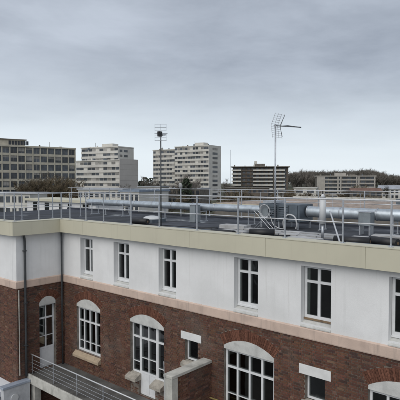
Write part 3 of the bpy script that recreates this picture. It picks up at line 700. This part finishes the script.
# flat skylight domes
def skylight(px, py, Y, w_, label):
    p = on_y(px, py, Y); e = empty('skylight', (p.x, Y, RZ), 0, label, 'skylight', 'skylights'); bpy.context.view_layer.update()
    atp(MB().box(p.x-w_/2, p.x+w_/2, Y-.45, Y+.45, RZ+.001, RZ+.16).build('kerb', M_unit), e)
    bm = bmesh.new(); bmesh.ops.create_uvsphere(bm, u_segments=20, v_segments=10, radius=1)
    bmesh.ops.delete(bm, geom=[v for v in bm.verts if v.co.z < -.01], context='VERTS')
    me = bpy.data.meshes.new('dome'); bm.to_mesh(me); bm.free()
    for f in me.polygons: f.use_smooth = True
    o = link('dome', me, M_white, None, Matrix.Translation((p.x, Y, RZ+.161)) @ Matrix.Diagonal((w_*.48, .42, .16, 1))); atp(o, e)
skylight(152, 213, 4.2, 1.0, 'white domed skylight on the dark roof left of the first mast')
# low dark ballast pipes lying on the roof
for (x0, x1, y, label) in ((on_y(216, 238, 1.0).x, on_y(300, 240, 1.0).x, 1.0, 'dark cable tray on the roof just behind the middle parapet'),
                          (on_y(172, 226, 1.5).x, on_y(214, 232, 1.5).x, 1.5, 'dark cable tray on the roof behind the parapet by the first mast'),
                          (on_y(345, 238, 1.3).x, 18.5, 1.3, 'dark cable tray on the roof at the right behind the parapet')):
    e = empty('cable_tray', (x0, y, RZ), 0, label, 'cable tray', 'cable trays'); bpy.context.view_layer.update()
    atp(MB().box(x0, x1, y-.12, y+.12, RZ+.10, RZ+.20).build('tray', M_unit), e)
    k = x0+.2
    while k < x1: atp(MB().box(k, k+.08, y-.16, y+.16, RZ+.001, RZ+.098).build('foot', M_black), e); k += 1.1

# ---- first mast: antenna seen from behind
p = on_y(161, 226, .45)
m1 = empty('antenna_mast', (p.x, .45, RZ), 0, 'tall dark mast with a ladder shaped antenna seen end on', 'antenna'); bpy.context.view_layer.update()
X1 = p.x
TOP = CAM.z+(182-132.5)/FPX*18.4
atp(MB().tube([(X1, .45, RZ+.02), (X1, .45, TOP)], .024, 10).build('mast', M_dark, smooth=True), m1)
atp(MB().box(X1-.14, X1+.14, .31, .59, RZ+.001, RZ+.03).build('base_plate', M_galv), m1)
atp(bevel(MB().box(X1-.06, X1+.06, .32, .48, TOP-.17, TOP+.02).build('amplifier', M_black), .01), m1)
# boom points away from the camera
bd = Vector((FW.x, FW.y, 0)); sd_ = Vector((RT.x, RT.y, 0)); base = Vector((X1, .45, TOP-.03))
atp(MB().tube([base-bd*.15, base+bd*1.1], .014, 6).build('boom', M_dark), m1)
for k in range(7):
    c = base+bd*(.15+k*.15); wv = .10+.025*(6-k)
    atp(MB().tube([c-sd_*wv, c+sd_*wv], .006, 6).build('element', M_galv), m1)
for sgn in (1, -1):
    for k in range(3):
        zc = sgn*(.09+.10*k); c = base-bd*.08+Vector((0, 0, zc))
        atp(MB().tube([c-sd_*.22, c+sd_*.22], .006, 6).build('reflector_rod', M_galv), m1)
    for q in (-.21, 0, .21):
        c = base-bd*.08+sd_*q; atp(MB().tube([c+Vector((0, 0, sgn*.08)), c+Vector((0, 0, sgn*.31))], .005, 6).build('reflector_stay', M_galv), m1)
# ---- second mast: antenna pointing right
p = on_y(275, 215, 5.1); X2 = p.x; Y2 = 5.1; D2 = (p-CAM).dot(FW)
T2 = CAM.z+(182-126)/FPX*D2
m2 = empty('antenna_mast', (X2, Y2, RZ), 0, 'tall grey mast with a long antenna pointing right', 'antenna'); bpy.context.view_layer.update()
atp(MB().tube([(X2, Y2, RZ+.02), (X2, Y2, T2+.06)], .034, 10).build('mast', M_galv, smooth=True), m2)
atp(MB().box(X2-.16, X2+.16, Y2-.16, Y2+.16, RZ+.001, RZ+.03).build('base_plate', M_galv), m2)
ad = (RT*.74-FW*.67).normalized()*1.0; ad = (ad+Vector((0, 0, -.13))).normalized(); an = ad.cross(Vector((0, 0, 1))).normalized(); au_ = an.cross(ad)
b0 = Vector((X2, Y2, T2))
atp(MB().tube([b0-ad*.08, b0+ad*.40, b0+ad*1.22], .020, 8).build('boom', M_dark), m2)
atp(MB().tube([b0+ad*.32+Vector((0, 0, .0)), b0+ad*.6+Vector((0, 0, .03)), b0+ad*1.15], .018, 6).build('boom_brace', M_dark), m2)
for k in range(12):
    c = b0+ad*(.40+k*.068); wv = .13-.005*k
    atp(MB().tube([c-an*wv, c+an*wv], .006, 6).build('element', M_galv), m2)
# grid reflector: two panels opening forwards
for sgn in (1, -1):
    dv = (au_*sgn*.9+ad*.25-ad*.0).normalized()
    for k in range(6):
        c = b0+ad*(.02+.0*k)+dv*(.06+.085*k)
        atp(MB().tube([c-an*.36, c+an*.36], .006, 6).build('reflector_rod', M_pale), m2)
    for q_ in (-.35, -.12, .12, .35):
        c = b0+ad*.02+an*q_; atp(MB().tube([c, c+dv*.52], .008, 6).build('reflector_stay', M_pale), m2)
    c = b0+ad*.22; atp(MB().tube([c, c+dv*.45+ad*.05], .010, 6).build('stay', M_dark), m2)

# ---- small dish on the rear rail
p = on_y(181, 188, 7.9)
ds = empty('satellite_dish', (p.x, 7.9, RZ), 0, 'small pale satellite dish on a short post at the rear of the roof', 'satellite dish'); bpy.context.view_layer.update()
atp(MB().tube([(p.x, 7.9, RZ), (p.x, 7.9, Z(-.30))], .022, 8).build('post', M_galv), ds)
bm = bmesh.new(); bmesh.ops.create_uvsphere(bm, u_segments=20, v_segments=14, radius=1)
bmesh.ops.delete(bm, geom=[v for v in bm.verts if v.co.z > -.55], context='VERTS'); bmesh.ops.translate(bm, verts=bm.verts, vec=(0, 0, .78))
me = bpy.data.meshes.new('dish'); bm.to_mesh(me); bm.free()
for f in me.polygons: f.use_smooth = True
o = link('dish', me, M_paver, None, Matrix.Translation((p.x, 7.85, Z(-.22))) @ Matrix.Rotation(RAD(205), 4, 'Z') @ Matrix.Rotation(RAD(70), 4, 'X') @ Matrix.Diagonal((.15, .23, .16, 1)))
md = o.modifiers.new('s', 'SOLIDIFY'); md.thickness = .04; atp(o, ds)
atp(MB().tube([(p.x, 7.85, Z(-.30)), (p.x+.1, 7.5, Z(-.22))], .010, 6).build('feed_arm', M_galv), ds)

# ================================================================== BUILDINGS BEHIND
def face_pair(pxA, dA, pxB, dB):
    A, B = far(pxA, dA), far(pxB, dB); v = B-A; return A, v.length, math.atan2(v.y, v.x)
def building(name, label, A, rz, group=None):
    return empty(name, (A.x, A.y, 0), rz, label, 'building', group)

# rear wing with tan gravel roof (same house, across the yard)
rw = building('rear_wing', 'long low wing with tan gravel roof behind the duct', Vector((-12, 25, 0)), 0)
ubox('wall', M_recess, rw, 0, 50, .2, 15, 0, Z(-2.42)); ubox('roof_edge', M_fascia, rw, -.1, 50.1, .0, 15.2, Z(-2.42), Z(-2.10))
ubox('gravel_roof', M_gravel, rw, .1, 49.9, .25, 15.0, Z(-2.10), Z(-2.05))
ubox('rear_parapet', M_conc, rw, 0, 50, 15.2, 15.5, 0, Z(-1.72))
for k in range(5):
    ubox('roof_vent', M_unit, rw, 15+k*6.5, 15.7+k*6.5, 8+(k % 3)*2, 8.7+(k % 3)*2, Z(-2.05), Z(-1.55))
# white pavilion at left
pv = building('white_pavilion', 'white flat roofed pavilion with dark windows behind the left railing', Vector((-26.2, 13, 0)), 0)
ubox('wall', M_render, pv, 0, 11.2, 0, 3, 0, Z(-1.82)); ubox('roof_edge', M_fascia, pv, -.3, 11.5, -.3, 3.3, Z(-1.82), Z(-1.60))
for (a, b) in ((1.2, 1.9), (3.3, 4.0), (5.75, 6.2), (7.15, 7.75), (9.4, 10.2)):
    wv = ubox('window', M_glass, pv, a, b, -.04, .02, Z(-3.2), Z(-1.95))
    ubox('sill', M_conc, pv, a-.05, b+.05, -.09, .0, Z(-3.26), Z(-3.202))

# 1: beige office slab at far left, grid of windows
A, Lf, rz = face_pair(-40, 176.5, 75.5, 205)
b1 = building('office_slab', 'long beige office block with a regular grid of windows at the far left', A, rz)
ST1 = 3.3; T1 = zpix(149, 205)
nb = int(round(Lf/3.0)); bw = Lf/nb
ubox('wall', M_cream2, b1, 0, Lf, .35, 13, 0, T1-.3); ubox('roof_edge', M_cream2, b1, -.3, Lf+.3, -.25, 13.3, T1-.3, T1+.35)
nf = 7
for k in range(nf+1):
    z = T1-.3-k*ST1
    if k: ubox('spandrel', M_cream2, b1, 0, Lf, .05, .352, z-.02, z+.95)
for i in range(nb+1): ubox('pier', M_cream2, b1, i*bw-.22, i*bw+.22, -.05, .36, 0, T1-.302)
for k in range(nf):
    z1 = T1-.3-k*ST1; z0 = z1-ST1+.95
    for i in range(nb):
        wv = ubox('window', M_win1, b1, i*bw+.22, (i+1)*bw-.22, .22, .34, z0, z1-.05)
        if random.random() < .35:
            h = random.uniform(.3, .8)*(z1-z0); wo = ubox('blind', M_win2, b1, i*bw+.34, (i+1)*bw-.34, .19, .215, z1-h, z1-.06)
        ubox('mullion', M_win2, b1, (i+.5)*bw-.04, (i+.5)*bw+.04, .15, .19, z0, z1-.05)
pA = 0
def lx(px, d):  # local x along b1 for an image column
    return (far(px, d)-A).dot(Vector((math.cos(rz), math.sin(rz), 0)))
x0, x1 = lx(-10, 190), lx(27.5, 194)
ubox('roof_house', M_cream2, b1, x0, x1, 4, 9, T1+.352, T1+2.7)
ubox('roof_slab', M_recess, b1, x0-.4, x1+.6, 3.5, 9.5, T1+2.7, T1+3.05)
for k in range(7): ubox('roof_opening', M_grille, b1, lx(11, 190)+k*1.15, lx(11, 190)+.9+k*1.15, 3.95, 4.0, T1+.8, T1+2.4)

def slab_block(name, label, A, L, rz, D, top, st, nf, bays, m_band=M_conc_far, group=None, dark=.6, x_from=0., band_h=1.35, winy=.02):
    b = building(name, label, A, rz, group); ubox('wall', m_band, b, x_from, L, .3, D, 0, top)
    bw = (L-x_from)/bays
    for k in range(nf):
        z1 = top-.5-k*st; z0 = z1-(st-band_h)
        ubox('spandrel', m_band, b, x_from-.05, L+.0, .0, .302, z0-band_h, z0)
        for i in range(bays):
            r = random.random(); m = M_win1 if r < dark else (M_win2 if r < dark+.25 else m_band)
            if m is m_band: continue
            ubox('window', m, b, x_from+i*bw+.12, x_from+(i+1)*bw-.12, .20+winy, .305, z0+.02, z1-.02)
    ubox('roof_edge', m_band, b, x_from-.2, L+.2, -.15, D+.2, top, top+.5)
    return b
# 2: white housing block with blank gable, lower front part and taller rear part
A, Lf, rz = face_pair(76, 262, 119.5, 246)
b2 = slab_block('housing_block', 'pale housing block with ribbon windows and a blank beige gable', A, Lf, rz, 14.5, zpix(159.5, 247)-.5, 2.75, 8, 11, M_cream3)
ubox('gable_wall', M_gable, b2, Lf+.002, Lf+.25, -.05, 14.6, 0, zpix(158.8, 247))
for k in range(1, 9): ubox('panel_joint', M_recess, b2, Lf+.248, Lf+.256, -.04, 14.59, zpix(158.8, 247)-k*2.75-.03, zpix(158.8, 247)-k*2.75+.03)
A, Lf, rz = face_pair(81.5, 285, 118, 271)
b2b = slab_block('housing_block', 'taller pale housing block rising behind the blank gable', A, Lf, rz, 14, zpix(146.3, 272)-.5, 2.75, 12, 10, M_cream3, dark=.45)
for k in range(9):
    for (a, c) in ((1.6, 3.9), (5.2, 8.5)): ubox('window', M_win1 if random.random() < .6 else M_win2, b2b, Lf-.02, Lf+.04, a, c, zpix(146.3, 272)-3.1-k*2.75, zpix(146.3, 272)-1.8-k*2.75)
ubox('roof_house', M_conc_far, b2b, Lf*.45, Lf*.74, 4, 9, zpix(146.3, 272), zpix(143.2, 275))
# 3: tower slab in the middle (lower left half, taller right half with windowed gable)
A, Lf, rz = face_pair(153, 325, 174.6, 315)
b3a = slab_block('housing_block', 'left lower half of the large housing slab behind the first mast', A, Lf, rz, 12, zpix(149.6, 320)-.5, 2.8, 11, 8, M_conc_far, dark=.65)
A, Lf, rz = face_pair(174.8, 315, 208.5, 300)
T3 = zpix(145.3, 302)
b3 = slab_block('housing_block', 'large pale housing slab with small windows in its right gable', A, Lf, rz, 13.5, T3-.5, 2.8, 13, 13, M_conc_far, dark=.62)
ubox('gable_wall', M_cream3, b3, Lf+.002, Lf+.3, -.05, 13.6, 0, T3+.02)
for k in range(12): ubox('window', M_win1 if k % 3 else M_win2, b3, Lf+.28, Lf+.34, 4.0, 9.6, T3-2.9-k*2.8, T3-1.5-k*2.8)
ubox('roof_house', M_conc_far, b3, Lf*.52, Lf*.78, 3, 8, T3, T3+2.0)
# 4: dark balcony block
A, Lf, rz = face_pair(231.5, 372, 289, 366)
T4 = zpix(167, 368)
b4 = building('balcony_block', 'dark brown apartment block with pale balcony bands beside the second mast', A, rz)
ubox('wall', M_brown, b4, .8, Lf-.5, 1.6, 14, 0, T4-.1); ubox('roof_edge', M_recess, b4, -.6, Lf+.6, -.3, 14.5, T4-.1, T4+.5)
for k in range(9):
    z = T4-2.9-k*2.8
    for (a, c, y0) in ((0, 7.2, .3), (16.2, 31.0, 0), (32.0, Lf-3, .5)):
        ubox('balcony', M_conc_far, b4, a, c, y0, y0+.18, z, z+1.05); ubox('floor_slab', M_brown, b4, a, c, y0+.182, 1.602, z-.05, z+.12)
    ubox('balcony', M_brown, b4, 7.4, 16.0, 1.0, 1.2, z, z+.9)
    for i in range(12): ubox('window', M_win1, b4, 1.4+i*3.4, 3.6+i*3.4, 1.5, 1.62, z+.2, z+2.3)
for x in (7.3, 16.1, 31.4): ubox('partition', M_recess, b4, x-.15, x+.15, .4, 1.6, 0, T4-.102)
ubox('roof_house', M_recess, b4, 17.5, 25, 4, 9, T4+.502, T4+2.6); ubox('chimney', M_conc_far, b4, 17, 19, 4.5, 7, T4+.504, T4+4.6)
# 5: low white frame block at right
A, Lf, rz = face_pair(316.5, 352, 376, 347)
T5 = zpix(176.6, 350)
b5 = building('frame_block', 'low pale block with white piers and dark windows in front of the wood', A, rz)
ubox('wall', M_recess, b5, .4, Lf-.4, .8, 12, 0, T5); ubox('roof_edge', M_tanpier, b5, -.2, Lf+.2, -.3, 12.3, T5, T5+.7)
for k in range(6):
    z = T5-2.7-k*2.7
    ubox('spandrel', M_tanpier, b5, 5.3, Lf-.3, .2, .802, z-.1, z+1.0)
    for i in range(11): ubox('window', M_win1, b5, 5.5+i*3.2, 8.2+i*3.2, .70, .81, z+1.05, z+2.5)
for x in (.2, 5.0, 14.5, 16.5, 27.5, 29.0, Lf-1.4): ubox('pier', M_tanpier, b5, x, x+.9, -.1, .81, 0, T5-.002)
ubox('side_wall', M_tanpier, b5, 1.1, 5.0, .0, .5, 0, T5-.004)
ubox('roof_house', M_tanpier, b5, 13.5, 21, 3, 8, T5+.702, T5+2.7); ubox('roof_house', M_recess, b5, 24, 27.5, 4, 8, T5+.702, T5+2.0)

for (bb, Lx, tz) in ((b2, 21, zpix(159.5, 247)), (b2b, 20, zpix(146.3, 272)), (b3a, 15, zpix(149.6, 320)), (b3, 24, T3), (b4, 40, T4+.5), (b5, 40, T5+.7), (b1, 60, T1+.35)):
    for k in range(6):
        x = 1+(Lx-3)*(k+random.random()*.6)/6; y = random.uniform(1.5, 10); h = random.uniform(.5, 1.5); w_ = random.uniform(.4, 1.1)
        ubox('roof_vent', random.choice((M_recess, M_conc_far, M_unit)), bb, x, x+w_, y, y+w_, tz-.01, tz+h)
    x = Lx*random.uniform(.2, .8); ubox('aerial', M_recess, bb, x, x+.1, 4, 4.1, tz-.01, tz+random.uniform(2, 3.4))
# low-rise band in the middle distance
def shed(pxA, dA, pxB, dB, ytop, D, mw, mr, label, wins=6, pitch=0.):
    A, Lf, rz = face_pair(pxA, dA, pxB, dB); T = zpix(ytop, (dA+dB)/2)
    b = building('low_building', label, A, rz, 'low buildings in the middle distance'); ubox('wall', mw, b, 0, Lf, 0, D, 0, T-.4)
    if pitch:
        mb = MB().prism([(-.4, -.5, T-.398), (-.4, D+.5, T-.398), (-.4, D/2, T-.4+pitch)], (Lf+.8, 0, 0)); mb.build('roof', mr, b)
    else: ubox('roof', mr, b, -.3, Lf+.3, -.3, D+.3, T-.4, T)
    for i in range(wins):
        s = Lf/wins
        ubox('window', M_win1, b, i*s+s*.18, i*s+s*.8, -.06, .02, T-2.6, T-1.0); ubox('window', M_win1, b, i*s+s*.18, i*s+s*.8, -.06, .02, T-5.6, T-4.0)
shed(78, 150, 122, 146, 188.6, 18, M_cream3, M_greyroof, 'long low grey roofed building under the pale housing block', 8)
shed(120, 118, 139, 115, 190.0, 12, M_conc_far, M_blueroof, 'low blue grey roofed building left of the first mast', 4)
shed(138, 190, 160, 188, 186.2, 12, M_conc_far, M_greyroof, 'small flat roofed pale building behind the first mast', 5)
shed(163, 205, 200, 200, 188.0, 14, M_recess, M_greyroof, 'low dark building at the foot of the large housing slab', 8)
shed(226, 240, 268, 236, 187.5, 12, M_brown, M_recess, 'low dark building at the foot of the balcony block', 8)
shed(294, 235, 316, 232, 187.6, 16, M_conc_far, M_conc_far, 'low pale wall like building left of the white frame block', 2)
shed(378, 330, 394, 326, 188.0, 12, M_conc_far, M_greyroof, 'small pale house with grey roof at the right edge', 4, 2.2)
shed(390, 290, 418, 286, 188.6, 14, M_cream3, M_greyroof, 'wide pale house with grey roof at the right edge', 6, 2.4)
shed(352, 240, 382, 238, 190.5, 10, M_recess, M_redroof, 'low dark house with brown roof under the frame block', 5, 1.6)
shed(-20, 130, 30, 128, 192.5, 10, M_conc_far, M_greyroof, 'low grey roofed building in front of the office block', 8)
# thin lattice mast right of the large slab
p = far(230.5, 340)
tag(MB().tube([(p.x, p.y, 0), (p.x, p.y, zpix(150, 340))], .11, 6).build('radio_mast', M_galv), 'very thin pale radio mast left of the balcony block', 'mast')

# ================================================================== WINTER TREES
def bare_tree(h, seed, levels=4, r0=None, spread=.55, kids=4, sides=4, tw=.02):
    rnd = random.Random(seed); tr = MB(); cr = MB()
    def branch(mb, p, d, l, r, lev):
        pts = [p]; q = p; dd = d
        for k in range(2):
            dd = (dd+Vector((rnd.uniform(-.16, .16), rnd.uniform(-.16, .16), rnd.uniform(-.02, .16)))).normalized(); q = q+dd*(l/2); pts.append(q)
        if lev >= levels:
            sv = dd.orthogonal().normalized()*tw*.5; mb.quad(tuple(p-sv), tuple(p+sv), tuple(q+sv*.5), tuple(q-sv*.5)); return
        mb.tube(pts, r, sides if lev < 2 else 3, max(tw*.6, r*.55), cap=False)
        n = kids+(lev == 0)*3
        for k in range(n):
            t = rnd.uniform(.35, 1.0) if lev else rnd.uniform(.30, 1.0); s = pts[0].lerp(pts[1], t*2) if t < .5 else pts[1].lerp(pts[2], t*2-1)
            a = rnd.uniform(0, 6.283); v = Vector((math.cos(a), math.sin(a), rnd.uniform(.2, 1.0))).normalized()
            nd = (dd*(1-spread)+v*spread).normalized()
            branch(cr, s, nd, l*rnd.uniform(.48, .72), max(tw, r*.5), lev+1)
    branch(tr, Vector((0, 0, 0)), Vector((0, 0, 1)), h*.5, r0 or h*.022, 0)
    return tr, cr
TV = []
for k in range(3):
    tr, cr = bare_tree(10, 11+k, 5, spread=.6, kids=5, tw=.03); a = tr.mesh('trunk'); a.materials.append(M_bark); c = cr.mesh('crown'); c.materials.append(M_ivy if k == 0 else M_bark2); TV.append((a, c))
def put_tree(px, d, ytop, var, label, group, squash=1.):
    P = far(px, d); hh = zpix(ytop, d); e = empty('bare_tree', P, random.uniform(0, 6.28), label, 'tree', group)
    for nm, me in zip(('trunk', 'crown'), TV[var]):
        o = bpy.data.objects.new(nm, me); col.objects.link(o); o.parent = e; s = hh/11.0; o.scale = (s*squash, s*squash, s)
row = [(24, 173), (31, 175), (38, 171.5), (45, 172), (53, 171), (60, 172), (68, 173)]
for i, (px, yt) in enumerate(row):
    put_tree(px, 158+(i % 3)*5, yt, 0 if i % 3 != 2 else 1, ('leftmost' if i == 0 else 'rightmost' if i == len(row)-1 else ['second', 'third', 'fourth', 'fifth', 'sixth'][i-1])+' brown winter tree in the row before the office block', 'winter trees before the office block', 1.25)
for px, d, yt, v, lab in ((148, 240, 176, 1, 'bare dark tree in the gap left of the large housing slab'), (157, 232, 178, 2, 'bare tree at the left foot of the large housing slab'), (185, 195, 173, 1, 'dark bare tree before the middle of the large housing slab'),
                     (191, 205, 175, 2, 'bare tree right of the dark tree before the large slab'), (127, 180, 183, 2, 'small bare tree below the blank gable'), (228, 260, 178, 1, 'dark tree between the large slab and the balcony block'),
                     (349, 250, 186, 1, 'bare tree before the middle of the white frame block'), (312, 255, 183, 2, 'bare tree at the left end of the white frame block'), (386, 300, 185, 2, 'small bare tree beside the pale house at the right')):
    put_tree(px, d, yt, v, lab, 'single winter trees', 1.2)

# evergreen shrubs in the gap (leaf clumps)
def shrub(px, d, ytop, w_, label, m=M_ever, n=260):
    P = far(px, d); hh = zpix(ytop, d); e = empty('evergreen_tree', P, 0, label, 'tree', 'dark evergreens'); rnd = random.Random(int(px*7)); mb = MB()
    for k in range(n):
        t = rnd.random()**.7; a = rnd.uniform(0, 6.283); r = w_*math.sqrt(max(.05, 1-(2*t-1)**2))*rnd.uniform(.55, 1)*.5; c = Vector((r*math.cos(a), r*math.sin(a), 1.5+t*(hh-1.5)))
        s = rnd.uniform(.25, .6); u = Vector((rnd.uniform(-1, 1), rnd.uniform(-1, 1), rnd.uniform(-1, 1))).normalized(); v = u.orthogonal().normalized()
        mb.quad(tuple(c-u*s-v*s*.6), tuple(c+u*s-v*s*.6), tuple(c+u*s*.6+v*s), tuple(c-u*s*.6+v*s))
    mb.build('crown', m, e); MB().tube([(0, 0, 0), (0, 0, hh*.7)], .25, 6, .1).build('trunk', M_bark, e)
shrub(145, 330, 177.5, 9, 'dark evergreen in the gap right of the blank gable'); shrub(151, 345, 178, 10, 'dark evergreen close to the large slab, left side')
shrub(141, 300, 181, 8, 'low dark evergreen right of the blank gable')
shrub(186, 190, 179, 5, 'dark evergreen bush before the large housing slab')

# wood on the rise behind the right half: one mass of bare trees
hill = MB(); rnd = random.Random(3)
def hill_h(px): return 6+8*math.exp(-((px-355)/38.)**2)-3.*max(0, (px-385)/25.)
cols_ = list(range(278, 470, 4))
for c in cols_[:-1]:
    a, b = far(c, 430), far(c+4, 430); a2, b2_ = far(c, 640), far(c+4, 640)
    a.z = b.z = -1; a2.z = hill_h(c); b2_.z = hill_h(c+4); hill.quad(tuple(a), tuple(b), tuple(b2_), tuple(a2))
tag(hill.build('hill', M_ground), kind='structure')
prot = [bare_tree(10, 40+k, 4, spread=.62, kids=5, sides=3, tw=.06) for k in range(4)]
PV = []; PF = []
for k in range(360):
    px = rnd.uniform(282, 455); d = rnd.uniform(440, 640); P = far(px, d); gz = -1+(hill_h(px)+1)*(d-430)/210.
    # crest of the wood in the photograph
    crest = 171-3.0*math.exp(-((px-362)/20.)**2)-2.0*math.exp(-((px-310)/26.)**2)+4.5*max(0, min(1, (px-375)/35.))
    top = zpix(crest, 640)-(640-d)*.012+rnd.uniform(-2.2, 1.2); s = max(5, (top-gz))/11.; a = rnd.uniform(0, 6.28); ca, sa = math.cos(a), math.sin(a)
    tr, cr = prot[k % 4]
    for mb in (tr, cr):
        o = len(PV); w_ = s*rnd.uniform(.8, 1.1)
        PV.extend([(P.x+(x*ca-y*sa)*w_, P.y+(x*sa+y*ca)*w_, gz+z*s) for x, y, z in mb.v]); PF.extend([tuple(i+o for i in f) for f in mb.f])
me = bpy.data.meshes.new('winter_wood'); me.from_pydata(PV, [], PF); me.update()
tag(link('winter_wood', me, M_bark2), 'far bare winter wood covering the rise behind the right hand blocks', 'wood', kind='stuff')
# hedges and scrub between the near roofs and the blocks
bush = [bare_tree(4, 70+k, 3, spread=.8, kids=7, sides=3, tw=.045, r0=.05) for k in range(4)]
PV = []; PF = []
for k in range(420):
    px = rnd.uniform(-20, 430); d = rnd.uniform(135, 330); P = far(px, d); s = rnd.uniform(.7, 1.2)*(1.15+.5*math.sin(px*.11)+.3*math.sin(px*.37+1)); a = rnd.uniform(0, 6.28); ca, sa = math.cos(a)*s*1.6, math.sin(a)*s*1.6
    for mb in bush[k % 4]:
        o = len(PV); PV.extend([(P.x+x*ca-y*sa, P.y+x*sa+y*ca, z*s*1.25) for x, y, z in mb.v]); PF.extend([tuple(i+o for i in f) for f in mb.f])
me = bpy.data.meshes.new('scrub'); me.from_pydata(PV, [], PF); me.update()
tag(link('scrub', me, M_ivy), 'brown winter scrub and hedges between the far blocks', 'scrub', kind='stuff')
